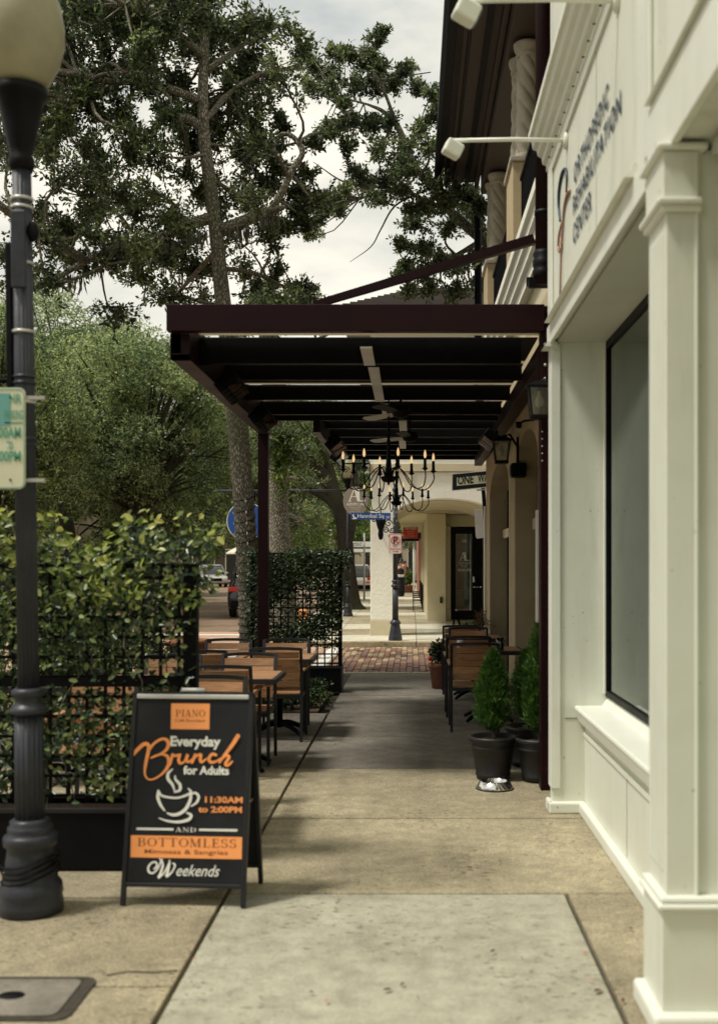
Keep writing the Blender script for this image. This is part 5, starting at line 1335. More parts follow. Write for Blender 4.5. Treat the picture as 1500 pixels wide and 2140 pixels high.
vine(t1, -3.7, -1.165, 6.13, .36, 1.62, 14500, .045, M['vine'], .46, lambda h, a: (.30 if h < .14 else .42 if h < .35 else (.58 if h < .7 else .78)) + (.06 if a < .6 else -.02), 290)
vine(t1, -3.6, -1.12, 6.08, 1.40, 1.74, 1500, .058, M['vinetip'], .42, lambda h, a: .12 + .25 * max(0, math.sin(a * 17)), 0, 'young_shoots', stems=False)
t2_ = trellis('vine_trellis', 'smaller dark square trellis planter with dark vine at the end of the dining area', -2.05, -.885, 14.15, 1.745, .093, .118, .05)
vine(t2_, -2.05, -.885, 14.35, .55, 1.76, 9500, .048, M['vinedark'], .12, lambda h, a: (-.05 if h < .10 else .34 if h < .3 else .52 if h < .7 else .62 + .2 * (a - .4)), 0)

# ================================================================== CHAIRS AND TABLES
def make_chair():
    t = thing('patio_chair', 'x', 'chair', (0, 0, 0))
    w = .225
    for sx in (-1, 1):
        MB().tube([(sx * w, .22, 0), (sx * w, .22, .64)], .018, 4, smooth=False).build('leg', M['frame'], t)
        MB().tube([(sx * w, -.26, 0), (sx * w, -.23, .44), (sx * w, -.225, .62), (sx * w, -.30, .855)], .018, 4, smooth=False).build('leg', M['frame'], t)
        MB().box(sx * w - .028, sx * w + .028, -.22, .26, .64, .662).build('armrest', M['wood'], t, bev=.005)
    fr = MB(); fr.box(-w + .014, w - .014, .20, .235, .395, .425); fr.box(-w + .014, w - .014, -.24, -.21, .395, .425)
    for sx in (-1, 1): fr.box(sx * (w - .014) - .012, sx * (w - .014) + .012, -.21, .20, .395, .425)
    fr.build('seat_frame', M['frame'], t)
    MB().tube(spline([(-w, -.302, .85), (-w * .5, -.325, .858), (0, -.332, .86), (w * .5, -.325, .858), (w, -.302, .85)], 4), .019, 4, smooth=False).build('back_rail', M['frame'], t)
    for k in range(5): MB().box(-w + .02, w - .02, -.20 + k * .082, -.128 + k * .082, .427, .442).build('seat_slat', M['wood'], t, bev=.004)
    for k in range(5):
        z0 = .50 + k * .066; mb = MB(); vs_ = []; n = 6
        for i in range(n + 1):
            x = -w + .018 + (2 * w - .036) * i / n; b = .026 * (1 - (x / w) ** 2)
            for z, d in ((z0, 0), (z0 + .060, 0), (z0 + .060, .012), (z0, .012)):
                yv = float(np.interp(z, [.44, .62, .855], [-.22, -.225, -.30])) - b + .004 - d + .01
                vs_.append((x, yv, z))
        fs = []
        for i in range(n):
            for q in range(4): r = (q + 1) % 4; fs.append((i * 4 + q, (i + 1) * 4 + q, (i + 1) * 4 + r, i * 4 + r))
        fs += [(3, 2, 1, 0), (n * 4, n * 4 + 1, n * 4 + 2, n * 4 + 3)]
        mb.add(vs_, fs).build('back_slat', M['wood'], t)
    return t
def make_table():
    t = thing('patio_table', 'x', 'table', (0, 0, 0)); a = .35
    fr = MB(); fr.box(-a, a, -a, -a + .03, .70, .74); fr.box(-a, a, a - .03, a, .70, .74); fr.box(-a, -a + .03, -a + .03, a - .03, .70, .74); fr.box(a - .03, a, -a + .03, a - .03, .70, .74)
    fr.build('table_frame', M['frame'], t, bev=.004)
    for k in range(7): MB().box(-a + .03, a - .03, -.318 + k * .0915, -.232 + k * .0915, .722, .742).build('top_slat', M['wood'], t, bev=.003)
    MB().tube([(0, 0, .06), (0, 0, .70)], .036, 12).build('pedestal', M['black'], t)
    MB().box(-.2, .2, -.03, .03, .68, .70).build('bracket', M['black'], t)
    for k in range(4):
        d = R(45 + 90 * k); c, s_ = math.cos(d), math.sin(d)
        MB().tube(spline([(.02 * c, .02 * s_, .10), (.12 * c, .12 * s_, .095), (.24 * c, .24 * s_, .055), (.33 * c, .33 * s_, .012)], 4), [.03, .028, .022, .016], 8).build('foot', M['black'], t)
    return t
C0, T0 = make_chair(), make_table(); used = {}
def place(proto, x, y, rz, lab, group):
    if proto.name not in used: used[proto.name] = 1; o = proto
    else: o = copy_tree(proto)
    o.location = (x, y, 0); o.rotation_euler = (0, 0, rz); o['label'] = lab; o['group'] = group; return o
GC, GT = 'slatted patio chairs', 'square slatted patio tables'
AWAY, TO = 0, math.pi            # AWAY: its back is towards the camera
for x, y, rz, lab in (
    (-1.345, 7.3, TO, 'slatted chair with pale back just above the brunch board, nearest of the left tables'),
    (-1.43, 8.70, AWAY, 'dark-backed slatted chair right behind the nearest pale chair, left side'),
    (-1.375, 9.25, TO, 'pale-backed slatted chair behind the second table from the board'),
    (-1.23, 10.50, AWAY, 'tall looking dark slatted chair seen whole, left of the walkway joint'),
    (-1.265, 11.08, TO, 'far pale slatted chair before the dark trellis, right of the maroon post'),
    (-1.85, 11.08, TO, 'far pale slatted chair left of the maroon post, under the tree trunk'),
    (-1.86, 10.20, AWAY, 'dark-backed chair in the outer left column, half behind other chairs'),
    (-1.99, 9.12, TO, 'pale chair at the edge of the near trellis, outer left column'),
    (-2.05, 7.9, AWAY, 'slatted chair seen through the near trellis, right part'),
    (-2.05, 7.2, TO, 'slatted chair low behind the near trellis beside the board'),
    (.61, 11.12, AWAY, 'brown slatted chair nearest of the right-hand row by the cypress pots'),
    (.60, 12.15, AWAY, 'second brown slatted chair of the right-hand row, mostly covered'),
    (.68, 13.2, TO, 'third chair of the right-hand row, only its black top rail in view'),
    (.62, 14.25, AWAY, 'last brown slatted chair of the right-hand row, below the potted plants'),
): place(C0, x, y, rz, lab, GC)
for x, y, lab in (
    (-1.36, 6.75, 'table with white crockery hidden behind the brunch board'),
    (-1.39, 8.97, 'slatted table between the two chairs behind the brunch board'),
    (-1.27, 10.78, 'slatted table at the far end near the dark trellis'),
    (-1.87, 10.68, 'table in the outer left column, white paper on top'),
    (-2.02, 8.65, 'table seen through the right part of the near trellis'),
    (-2.75, 8.4, 'table seen through the left part of the near trellis'),
    (.80, 11.75, 'table against the stucco wall with a glass on it, right side'),
    (.76, 13.7, 'far table of the right-hand row beside the stucco wall'),
): place(T0, x, y, 0, lab, GT)
# crockery and glasses
def cup(x, y, lab, z=.742):
    t = thing('cup', lab, 'cup', (x, y, z), 'white crockery on the tables')
    MB().lathe([(.02, z), (.03, z + .01), (.038, z + .06), (.040, z + .075), (.036, z + .075), (.030, z + .02), (.001, z + .015)], x, y, 14).build('bowl', M['ceramic'], t)
    MB().tube(spline([(x + .036, y, z + .06), (x + .062, y, z + .05), (x + .034, y, z + .025)], 3), .005, 5).build('handle', M['ceramic'], t)
    return t
for i, x in enumerate((-1.62, -1.53, -1.42, -1.33)):
    cup(x, 6.55 + .06 * (i % 2), ('leftmost', 'second', 'third', 'rightmost')[i] + ' of the four small white cups above the board top')
def glass(x, y, lab, z=.742, h=.12, r=.035):
    t = thing('drinking_glass', lab, 'glass', (x, y, z))
    MB().lathe([(.001, z), (r * .8, z), (r, z + h), (r - .003, z + h), (r * .8 - .003, z + .01), (.001, z + .01)], x, y, 16).build('tumbler', M['glass'], t); return t
glass(.90, 11.45, 'clear square tumbler on the right-hand table by the wall', r=.045, h=.13)
t = thing('napkin', 'white folded paper on the outer left table', 'napkin', (-1.72, 10.7, .743)); MB().box(-1.80, -1.66, 10.6, 10.75, .743, .75).build('paper', M['whitecloth'], t)
t = thing('condiment_jar', 'small white and red jar on the right-hand table beside the flower pot', 'jar', (.46, 12.0, .742)); MB().lathe([(.03, .742), (.034, .76), (.034, .83), (.028, .84)], .50, 11.6, 14).build('jar', M['ceramic'], t); MB().lathe([(.035, .775), (.035, .80)], .50, 11.6, 14).build('band', M['red'], t)

# ================================================================== POTS AND PLANTS
def potted_cypress(x, y, lab, h, wd):
    t = thing('potted_cypress', lab, 'potted plant', (x, y, 0), 'potted dwarf cypresses')
    MB().lathe([(.001, .01), (.125, .01), (.128, .03), (.133, .035), (.133, .045), (.13, .05), (.158, .235), (.163, .238), (.163, .248), (.16, .25), (.168, .285), (.182, .292), (.184, .315), (.178, .325), (.162, .325), (.155, .29)], x, y, 36).build('pot', M['pot'], t)
    MB().lathe([(.155, .285), (.08, .30), (.001, .305)], x, y, 18).build('soil', M['soil'], t)
    MB().tube(spline([(x, y, .28), (x + .006, y, .4), (x, y, .3 + h * .5), (x, y, .3 + h * .8)], 4), [.012, .010, .006, .003], 6).build('stem', M['bark'], t)
    n = 2200; a = rng.uniform(0, 2 * math.pi, n); u = rng.uniform(0, 1, n)
    prof = np.interp(u, [0, .08, .25, .45, .7, .88, 1], [.35, .85, .92, 1, .72, .36, .03]) * wd
    r = prof * (rng.uniform(.25, 1, n) ** .5) * (1 + .18 * np.sin(a * 4 + u * 16) + .1 * np.sin(a * 7 - u * 29))
    C = np.stack([x + r * np.cos(a), y + r * np.sin(a), .40 + u * (h - .1)], 1)
    D = unit(np.stack([np.cos(a) * .55, np.sin(a) * .55, np.full(n, .9)], 1) + rng.normal(0, .25, (n, 3)))
    C4, D4, N4, L4, W4 = tufts(C, D, 5, .048, .007, .33)
    leaf_mesh('foliage', C4, D4, N4, L4, W4, M['cypress'], t, kind='stuff'); return t
potted_cypress(.615, 8.5, 'small bright green cypress in a ribbed black pot, behind the steel dog bowl', .66, .135)
potted_cypress(.955, 8.42, 'tall cypress in a black pot against the maroon post', .86, .125)
potted_cypress(.93, 9.05, 'cypress in a black pot behind the other two, closest to the wall', .62, .12)
dbw = thing('dog_bowl', 'polished steel dog bowl on the pavement before the black pot', 'bowl', (.60, 8.12, 0))
MB().lathe([(.132, .003), (.135, .006), (.128, .02), (.108, .058), (.100, .062), (.092, .056), (.082, .03), (.07, .016), (.001, .014)], .60, 8.12, 48).build('bowl', M['steel'], dbw)
MB().lathe([(.134, .0005), (.137, .002), (.137, .008), (.133, .010)], .60, 8.12, 48).build('rubber_ring', M['black'], dbw)
tp = thing('terracotta_pot', 'terracotta pot of dark foliage with one red flower beside the right-hand chairs', 'potted plant', (.38, 14.6, 0))
MB().lathe([(.001, .01), (.095, .01), (.125, .27), (.14, .275), (.145, .33), (.13, .33), (.12, .28), (.001, .28)], .36, 14.7, 28).build('pot', M['terracotta'], tp)
bush('x', '', '', (.37, 14.7, .47), (.15, .14, .15), 320, M['vinedark'], .05, .026, parent=tp)
MB().ball((.24, 14.58, .40), .03).build('flower', M['flower'], tp)
es = thing('pavement_easel', 'thin black folding easel board seen edge-on beyond the chairs', 'sign board', (.6, 15.6, 0))
for dx, y0 in ((-.13, 15.3), (.16, 15.9)):
    MB().tube([(.59 + dx * 1.6, y0, 0.0), (.62, 15.6, .98)], .016, 4, smooth=False).build('leg', M['black'], es)
MB().tube([(.62, 15.56, .985), (.62, 15.66, .985)], .012, 6).build('hinge', M['alu'], es)
bl = thing('planter_bowl', 'green and bronze leafy plants in a dark pot beyond the right-hand chairs', 'potted plant', (.88, 16.0, 0))
MB().lathe([(.001, 0), (.14, 0), (.19, .4), (.2, .42), (.18, .42), (.001, .38)], .90, 16.0, 24).build('pot', M['pot'], bl)
bush('x', '', '', (.78, 15.9, .62), (.17, .15, .2), 420, M['cypress'], .05, .012, parent=bl, part='green_foliage')
bush('x', '', '', (.98, 16.05, .72), (.14, .14, .30), 260, M['redleaf'], .07, .010, parent=bl, part='bronze_foliage')
# big terracotta bowl beyond tables
M['terracotta2'] = mat('pale_terracotta', (.42, .17, .085), .75, var=.2)
tb2 = thing('terracotta_bowl', 'wide terracotta bowl left of the tree trunk beyond the tables', 'planter', (-2.55, 13.2, 0))
MB().lathe([(.001, .38), (.12, .38), (.24, .66), (.27, .70), (.27, .74), (.24, .74), (.2, .68), (.001, .66)], -2.62, 13.2, 30).build('bowl', M['terracotta2'], tb2)
MB().lathe([(.16, 0), (.1, .05), (.07, .3), (.12, .38)], -2.62, 13.2, 20).build('stand', M['terracotta2'], tb2)
# planting bed at the end of the dining area
bed = MB().box(-2.45, -1.02, 12.25, 14.12, -.03, .02).build('mulch_bed', M['soil'], kind='structure')
bp3 = thing('ground_cover', 'low green leafy ground cover in the mulch bed below the dark trellis', 'plants', (-1.6, 13.3, 0), kind='stuff')
for i in range(9):
    bush('x', '', '', (-1.15 - .28 * (i % 5) + rng.uniform(-.1, .1), 12.6 + .9 * (i // 5) + rng.uniform(-.2, .4), .13), (.2, .2, .12), 260, M['vinedark'] if i % 2 else M['vine'], .045, .024, parent=bp3)
fb2 = MB().box(-2.9, -1.75, 33.5, 39, .05, .135).build('mulch_bed', M['soil'], kind='structure')
# hedge shrubs beyond the near trellis
for i, (x, y, r_, h, m, n) in enumerate(((-3.35, 11.2, .6, .62, 'vine', 2200), (-4.2, 11.8, .7, .7, 'leaf_bright', 2200), (-5.2, 11.4, .8, .75, 'vinedark', 2600), (-4.4, 14.5, .6, .55, 'vine', 1400), (-6.2, 13.5, .8, .8, 'vinedark', 2200), (-4.0, 9.2, .55, .6, 'vinedark', 2400), (-3.1, 12.6, .5, .5, 'vinedark', 1400))):
    bush('shrub', ('round shrub behind the right part of the near trellis', 'yellow-green shrub behind the middle of the trellis', 'leafy dark shrub behind the big street lamp', 'small shrub near the crossing, seen through the lattice', 'shrub at the left edge behind the vines', 'dark shrub close behind the left half of the trellis', 'low dark shrub beyond the terracotta bowl')[i],
         'shrub', (x, y, h), (r_, r_ * .8, h), n, M[m], .06, .028, 'shrubs behind the near trellis')

# utility cover in the pavement
uc = thing('utility_cover', 'square concrete utility cover with a dark oval hand hole, bottom left of the pavement', 'utility cover', (-1.55, 4.2, 0))
MB().prism(round_rect(-1.95, -1.22, 3.98, 4.40, .06), 'z', -.01, .006).build('collar', M['joint'], uc)
MB().prism(round_rect(-1.92, -1.27, 4.01, 4.36, .04), 'z', .0065, .012).build('cover', M['concrete_shade'], uc, bev=.003)
MB().merge(MB().lathe([(.001, 0), (.05, 0), (.045, .004), (.001, .006)], 0, 0, 28), Matrix.Translation((-1.49, 4.19, .0125)) @ Matrix.Diagonal((1, .75, 1, 1))).build('hand_hole', M['black'], uc)
# crack across the left slab
ck = MB(); pts = [(-1.2, 4.42, .0045), (-1.12, 4.46, .0045), (-1.02, 4.45, .0045), (-.93, 4.47, .0045)]
ck.tube(pts, .003, 4); ck.build('pavement_crack', M['joint'], sb, kind='structure')
# fallen leaves
def fallen(x, y, s, rz, m):
    o = leaf_mesh('fallen_leaf', np.zeros((1, 3)), np.array([[1., 0, 0]]), np.array([[0, 0, 1.]]), np.array([s]), np.array([s * .42]), m, None, six=True)
    o.location = (x, y, .012); o.rotation_euler = (R(random.uniform(-12, 12)), R(random.uniform(-14, 4)), rz); return o
M['dryleaf'] = mat('dry_leaf', (.09, .035, .018), .7); M['darkleaf'] = mat('dark_leaf', (.03, .022, .015), .7); M['pinkpetal'] = mat('pink_petal', (.55, .14, .12), .7)
for i, (u, v, s, k) in enumerate(((1241, 2080, .055, 0), (1313, 1945, .035, 1), (1300, 2103, .035, 0), (1228, 1998, .025, 2), (1230, 2055, .022, 2), (800, 2077, .045, 0), (845, 2060, .03, 0), (695, 1943, .02, 1), (1025, 1997, .03, 1), (922, 1990, .022, 0), (973, 1817, .045, 0),
                                  (884, 1788, .02, 1), (1050, 1652, .05, 1), (1155, 1727, .03, 1), (936, 1706, .028, 0), (405, 2012, .02, 2), (685, 2096, .03, 2), (655, 2082, .025, 1), (393, 1900, .03, 2), (1020, 1925, .02, 1), (350, 2045, .03, 1), (938, 1608, .03, 1), (1284, 1940, .018, 1), (270, 1935, .02, 2))):
    y = EYE * F / (v - 1180); o = fallen(PX(u, y), y, s, random.uniform(0, 6), (M['dryleaf'], M['darkleaf'], M['pinkpetal'])[k])
    tag(o, ('small dry brown leaf lying curled on the pale pavement', 'small dark leaf lying on the pale pavement', 'tiny pink petal lying on the pale pavement')[k], ('leaf', 'leaf', 'petal')[k], ('dry brown leaves on the pavement', 'dark leaves on the pavement', 'pink petals on the pavement')[k])
dbm = []
n = 1500; xx = np.concatenate([rng.uniform(-3.5, 1.1, 900), 1.08 - np.abs(rng.normal(0, .09, 300)), -.91 + rng.normal(0, .03, 300)]); yy_ = rng.uniform(3.5, 15, n)
leaf_mesh('leaf_litter', np.stack([xx, yy_, np.full(n, .008)], 1), unit(np.stack([rng.normal(0, 1, n), rng.normal(0, 1, n), rng.normal(0, .1, n)], 1)), unit(np.stack([rng.normal(0, .15, n), rng.normal(0, .15, n), np.ones(n)], 1)),
          rng.uniform(.008, .02, n), rng.uniform(.004, .008, n), M['dryleaf'], None, kind='stuff')

# ================================================================== PEOPLE (far, in the covered walk)
def person(name, lab, x, y, z0, h, joints, radii, edges, skinm, clothes, hair=True, facing=0):
    t = thing(name, lab, 'person', (x, y, z0))
    me = bpy.data.meshes.new('body'); k = h / 1.7
    me.from_pydata([Vector(j) * k for j in joints], edges, []); me.update()
    o = bpy.data.objects.new('body', me); link(o, t)
    md = o.modifiers.new('skin', 'SKIN'); 
    for i, r in enumerate(radii): me.skin_vertices[0].data[i].radius = (r[0] * k, r[1] * k)
    me.skin_vertices[0].data[0].use_root = True
    o.modifiers.new('sub', 'SUBSURF').levels = 2; o.modifiers['sub'].render_levels = 2
    me.materials.append(skinm)
    for nm, mb, m in clothes: 
        q = mb.build(nm, m, None); q.parent = t; q.scale = (k, k, k)
    t.rotation_euler = (0, 0, facing); return t
J = [(0, 0, .95), (0, 0, 1.15), (0, 0, 1.38), (0, 0, 1.48), (0, -.01, 1.60), (.10, 0, .90), (.11, -.02, .50), (.11, .02, .09), (.12, -.12, .04), (-.10, 0, .90), (-.11, .03, .50), (-.11, .06, .09), (-.12, -.08, .04),
     (.18, 0, 1.39), (.22, .02, 1.13), (.10, -.18, 1.03), (.03, -.22, 1.04), (-.18, 0, 1.39), (-.22, .02, 1.13), (-.10, -.18, 1.05), (-.03, -.22, 1.06), (0, -.01, 1.68)]
E = [(0, 1), (1, 2), (2, 3), (3, 4), (4, 21), (0, 5), (5, 6), (6, 7), (7, 8), (0, 9), (9, 10), (10, 11), (11, 12), (2, 13), (13, 14), (14, 15), (15, 16), (2, 17), (17, 18), (18, 19), (19, 20)]
RD = [(.15, .11), (.13, .10), (.14, .10), (.055, .055), (.085, .10), (.085, .085), (.06, .06), (.042, .042), (.04, .03), (.085, .085), (.06, .06), (.042, .042), (.04, .03), (.055, .055), (.04, .04), (.032, .032), (.035, .02), (.055, .055), (.04, .04), (.032, .032), (.035, .02), (.07, .08)]
def hair_mb(lg=0):
    m = MB(); m.ball((0, .02, 1.64), .098, .11, .115, 16, 10)
    if lg: m.tube([(0, .07, 1.62), (0, .10, 1.5), (0, .10, 1.38)], [.08, .09, .04], 10)
    return m
def face_mb():
    m = MB(); m.ball((0, -.085, 1.60), .014, .02, .02, 8, 6); m.ball((.035, -.083, 1.625), .012, .008, .007, 8, 5); m.ball((-.035, -.083, 1.625), .012, .008, .007, 8, 5); m.ball((0, -.082, 1.56), .025, .01, .007, 8, 5); return m
dress = MB().lathe([(.10, .06), (.19, .10), (.20, .4), (.185, .75), (.17, .95), (.145, 1.1), (.165, 1.28), (.155, 1.36), (.10, 1.41)], 0, 0, 28); 
dress.v = [(a, b * .75, c) for a, b, c in dress.v]
bag = MB().box(-.14, .10, -.26, -.16, .98, 1.10)
person('person', 'woman in long black dress holding a white bag, right of the black pole', PX(836.5, 51), 51, .11, 1.64, J, RD, E, M['skin'], [('hair', hair_mb(1), M['hair']), ('face', face_mb(), M['skin']), ('dress', dress, M['blackcloth']), ('bag', bag, M['whitecloth'])], facing=R(15))
shirt = MB().lathe([(.17, .82), (.17, 1.0), (.18, 1.2), (.20, 1.34), (.12, 1.43)], 0, 0, 24); shirt.v = [(a, b * .7, c) for a, b, c in shirt.v]
trou = MB(); 
for sx in (-1, 1): trou.tube([(sx * .09, 0, .9), (sx * .11, .0, .5), (sx * .11, .03, .08)], [.11, .08, .07], 12)
person('person', 'person with dark hair and patterned shirt behind the woman in black', PX(838, 56), 56, .11, 1.78, J, RD, E, M['skin'], [('hair', hair_mb(0), M['hair']), ('face', face_mb(), M['skin']), ('shirt', shirt, M['shirt']), ('trousers', trou, M['bluecloth'])], facing=R(-20))
shirt2 = MB(); shirt2.merge(shirt)
person('person', 'person in blue farther down the covered walk, beside the potted bush', PX(846, 62), 62, .11, 1.68, J, RD, E, M['skin'], [('hair', hair_mb(0), M['hair']), ('face', face_mb(), M['skin']), ('shirt', shirt2, M['bluecloth']), ('trousers', MB().merge(trou), M['blackcloth'])], facing=R(40))
# things down the walk
pb = thing('potted_bush', 'round green bush in a terracotta pot down the covered walk', 'potted plant', (PX(854, 58), 58, .11))
MB().lathe([(.001, .11), (.26, .11), (.36, .5), (.38, .55), (.34, .55), (.001, .5)], PX(854, 58), 58, 20).build('pot', M['terracotta'], pb)
bush('x', '', '', (PX(854, 58), 58, .95), (.36, .36, .42), 500, M['leaf_bright'], .12, .05, parent=pb)
bk = thing('brick_shop', 'red brick shop front with white pipe at the far end of the covered walk', 'building', (.6, 52, 0))
MB().box(.30, 5, 50.5, 70, 0, 4).build('wall', brickfar('shop_brick', (.32, .13, .08), (.40, .17, .11), (.3, .25, .2), .075, .22), bk)
MB().tube([(.1, 50.3, .1), (.1, 50.3, 3.6)], .05, 8).build('drain_pipe', M['whitepaint'], bk); MB().box(-.15, .6, 48.5, 50.4, 2.75, 3.0).build('awning', M['black'], bk)
for i in range(5):
    y = 34.5 + i * 2.6
    c = thing('metal_chair', ('nearest', 'second', 'third', 'fourth', 'farthest')[i] + ' black metal chair in the row along the arcade wall', 'chair', (.24, y, .11), 'black chairs along the arcade wall')
    MB().box(.04, .36, y - .2, y + .2, .52, .55).build('seat', M['black'], c); MB().box(.32, .36, y - .2, y + .2, .55, 1.0).build('backrest', M['black'], c)
    for sx in (.05, .34):
        for sy in (-.18, .18): MB().tube([(sx, y + sy, .11), (sx, y + sy, .52)], .015, 4).build('leg', M['black'], c)

# ================================================================== CARS
def make_car(lab, name, x, y, rz, pm, suv=True, z=-.055):
    t = thing(name, lab, 'car', (0, 0, 0), 'parked cars'); L, W, H = 4.5, 1.82, (1.66 if suv else 1.45)
    # body: side profile sections along length (local +X forward)
    def loft(secs, name_, m, par, sm=True):
        mb = MB(); n = 16; vs_ = []; fs = []
        for (px, z0, z1, w, e) in secs:
            for i in range(n):
                a = 2 * math.pi * i / n; c, s_ = math.cos(a), math.sin(a)
                q = lambda v: math.copysign(abs(v) ** (2 / e), v)
                vs_.append((px, q(c) * w / 2, (z0 + z1) / 2 + q(s_) * (z1 - z0) / 2))
        for j in range(len(secs) - 1):
            for i in range(n):
                k = (i + 1) % n; fs.append((j * n + i, (j + 1) * n + i, (j + 1) * n + k, j * n + k))
        fs += [tuple(range(n)), tuple(range(len(secs) * n - 1, (len(secs) - 1) * n - 1, -1))]
        return mb.add(vs_, fs, sm).build(name_, m, par)
    hb = .98 if suv else .86
    b = loft([(-2.25, .42, .80, 1.5, 5), (-2.2, .30, .95, 1.7, 6), (-1.9, .25, hb + .02, W, 7), (-.6, .22, hb + .02, W, 7), (.9, .22, hb, W, 7), (1.3, .24, hb - .03, W, 6), (1.9, .27, hb - .14, W - .04, 6), (2.18, .32, hb - .24, 1.66, 5), (2.26, .38, .66, 1.4, 4)], 'body', pm, t)
    loft([(-2.1 if suv else -1.8, hb - .04, hb + .04, 1.5, 5), (-1.85 if suv else -1.3, hb - .04, H - .08, 1.36, 5), (-1.2 if suv else -.9, hb - .04, H - .02, 1.34, 5), (-.2, hb - .04, H, 1.34, 5), (.35, hb - .04, H - .05, 1.34, 5), (1.25, hb - .06, hb + .02, 1.5, 5)], 'cabin', M['carwin'], t)
    loft([(-1.75 if suv else -1.2, H - .09, H - .03, 1.30, 5), (-.9, H - .06, H + .02, 1.32, 5), (0, H - .05, H + .02, 1.32, 5), (.38, H - .10, H - .03, 1.28, 5)], 'roof', pm, t)
    for sx in (-1, 1):
        for px, pw in ((-.55, .07), (.45, .06), (-1.55, .14)):
            MB().tube([(px + (.25 if px > 0 else 0), sx * .86, hb - .02), (px - .05 * 1, sx * .675, H - .05)], pw / 2, 4, smooth=False).build('window_pillar', pm, t)
        MB().ball((.95, sx * .98, hb + .08), .07, .10, .07, 10, 6).build('mirror', pm, t)
        MB().box(2.02, 2.24, sx * .62 - .17, sx * .62 + .17, hb - .36, hb - .22).build('headlight', M['ceramic'], t, bev=.03)
        MB().box(-2.26, -2.02, sx * .68 - .16, sx * .68 + .16, hb - .16, hb + .0).build('taillight', M['red'], t, bev=.03)
        for px in (-1.35, 1.38):
            w = MB().merge(MB().lathe([(.2, -.1), (.32, -.1), (.34, -.07), (.34, .07), (.32, .1), (.2, .1)], 0, 0, 24), Matrix.Translation((px, sx * .80, .34)) @ Matrix.Rotation(R(90), 4, 'X')).build('wheel', M['tyre'], t)
            MB().merge(MB().lathe([(.001, -.105), (.2, -.104), (.22, -.09), (.22, .09), (.2, .104), (.001, .105)], 0, 0, 20), Matrix.Translation((px, sx * .80, .34)) @ Matrix.Rotation(R(90), 4, 'X')).build('rim', M['rim'], w)
    MB().box(2.18, 2.27, -.42, .42, .45, .68).build('grille', M['black'], t, bev=.02); MB().box(-2.28, -2.2, -.75, .75, .32, .55).build('rear_bumper', M['black'], t, bev=.03); MB().box(-2.285, -2.22, -.26, .26, .60, .73).build('number_plate', M['ceramic'], t)
    if suv: MB().box(-2.27, -2.2, -.85, -.45, .66, .72).build('reflector', M['red'], t); 
    for k in CH[t.name]: pass
    t.location = (x, y, z); t.rotation_euler = (0, 0, rz); return t
make_car('black car seen from behind, red tail lamp showing left of the lit tree trunk', 'parked_car', -4.95, 37.3, R(92), paint('black_paint', (.012, .012, .014)))
make_car('silver car facing the camera, parked on the far left of the brick street', 'parked_car', -14.9, 84, R(-72), paint('silver_paint', (.42, .41, .38)))
make_car('black car parked between the silver and the white car', 'parked_car', -13.8, 93, R(-78), paint('black_paint', (.014, .014, .018)), False)
make_car('white car with open road before it, rightmost of the far left row', 'parked_car', -13.6, 101, R(-75), paint('white_paint', (.75, .74, .70)))
make_car('dark car half hidden by the vines, leftmost of the far left row', 'parked_car', -16.2, 76, R(-72), paint('grey_paint', (.07, .07, .07)), False)
make_car('white car parked nearest right of the dark trunk, beside the white pillar', 'parked_car', -3.35, 64, R(100), paint('white_paint', (.78, .76, .70)))
make_car('light grey car behind the white one near the pillar', 'parked_car', -3.6, 72, R(98), paint('silver_paint', (.5, .5, .48)), False)
make_car('pale car farthest of the row near the pillar', 'parked_car', -3.9, 80, R(98), paint('white_paint', (.7, .7, .68)))
# parking meter post, orange barrier
pm_ = thing('parking_post', 'thin grey metal post on the kerb beyond the dark trunk', 'post', (PX(761, 46), 46, .1)); MB().tube([(PX(761, 46), 46, .1), (PX(761, 46), 46, 2.9)], .04, 8).build('post', M['alu'], pm_); MB().box(PX(759, 46), PX(763, 46), 45.93, 46, 2.0, 2.4).build('sign_plate', M['alu'], pm_)
ob = thing('road_barrier', 'orange plastic road barrier seen through the dark trellis', 'barrier', (PX(618, 30), 30, -.03))
x0, x1 = PX(597, 30), PX(642, 30)
MB().prism([(29.75, -.03), (30.25, -.03), (30.2, .12), (30.08, .25), (30.06, .42), (29.94, .42), (29.92, .25), (29.8, .12)], 'x', x0, x1).build('body', M['orange'], ob, bev=.02)
for k in range(3): MB().box(x0 + .08 + k * .18, x0 + .18 + k * .18, 29.86, 29.93, .28, .36).build('slot', M['black'], ob)
# white shop boards, parasol, bunting at the end of the street
sh = thing('white_shop_sign', 'white shop banner with grey lettering esso beyond the dark trunk', 'sign', (PX(754, 95), 95, 3))
MB().box(PX(728, 95), PX(774, 95), 95, 95.2, PZ(1143, 95), PZ(1132, 95)).build('panel', M['whitepaint'], sh); MB().box(PX(728, 95), PX(774, 95), 95, 95.2, PZ(1154, 95), PZ(1147, 95)).build('panel', M['whitepaint'], sh)
t2('esso', 737, 756, 1134, 1141, 95, M['frame'], sh)
pr = thing('parasol', 'small cream parasol above the far parked cars', 'parasol', (PX(492, 92), 92, 0))
cx_ = PX(494, 92)
MB().lathe([(.86, PZ(1158, 92)), (.84, PZ(1155, 92)), (.35, PZ(1148, 92)), (.02, PZ(1144, 92))], cx_, 92, 8, smooth=False).build('canopy', M['canvas'], pr); MB().tube([(cx_, 92, 0), (cx_, 92, PZ(1150, 92))], .03, 6).build('pole', M['frame'], pr)
for o in [x for x in CH[pr.name]]: o.scale = (1, 1, 1)

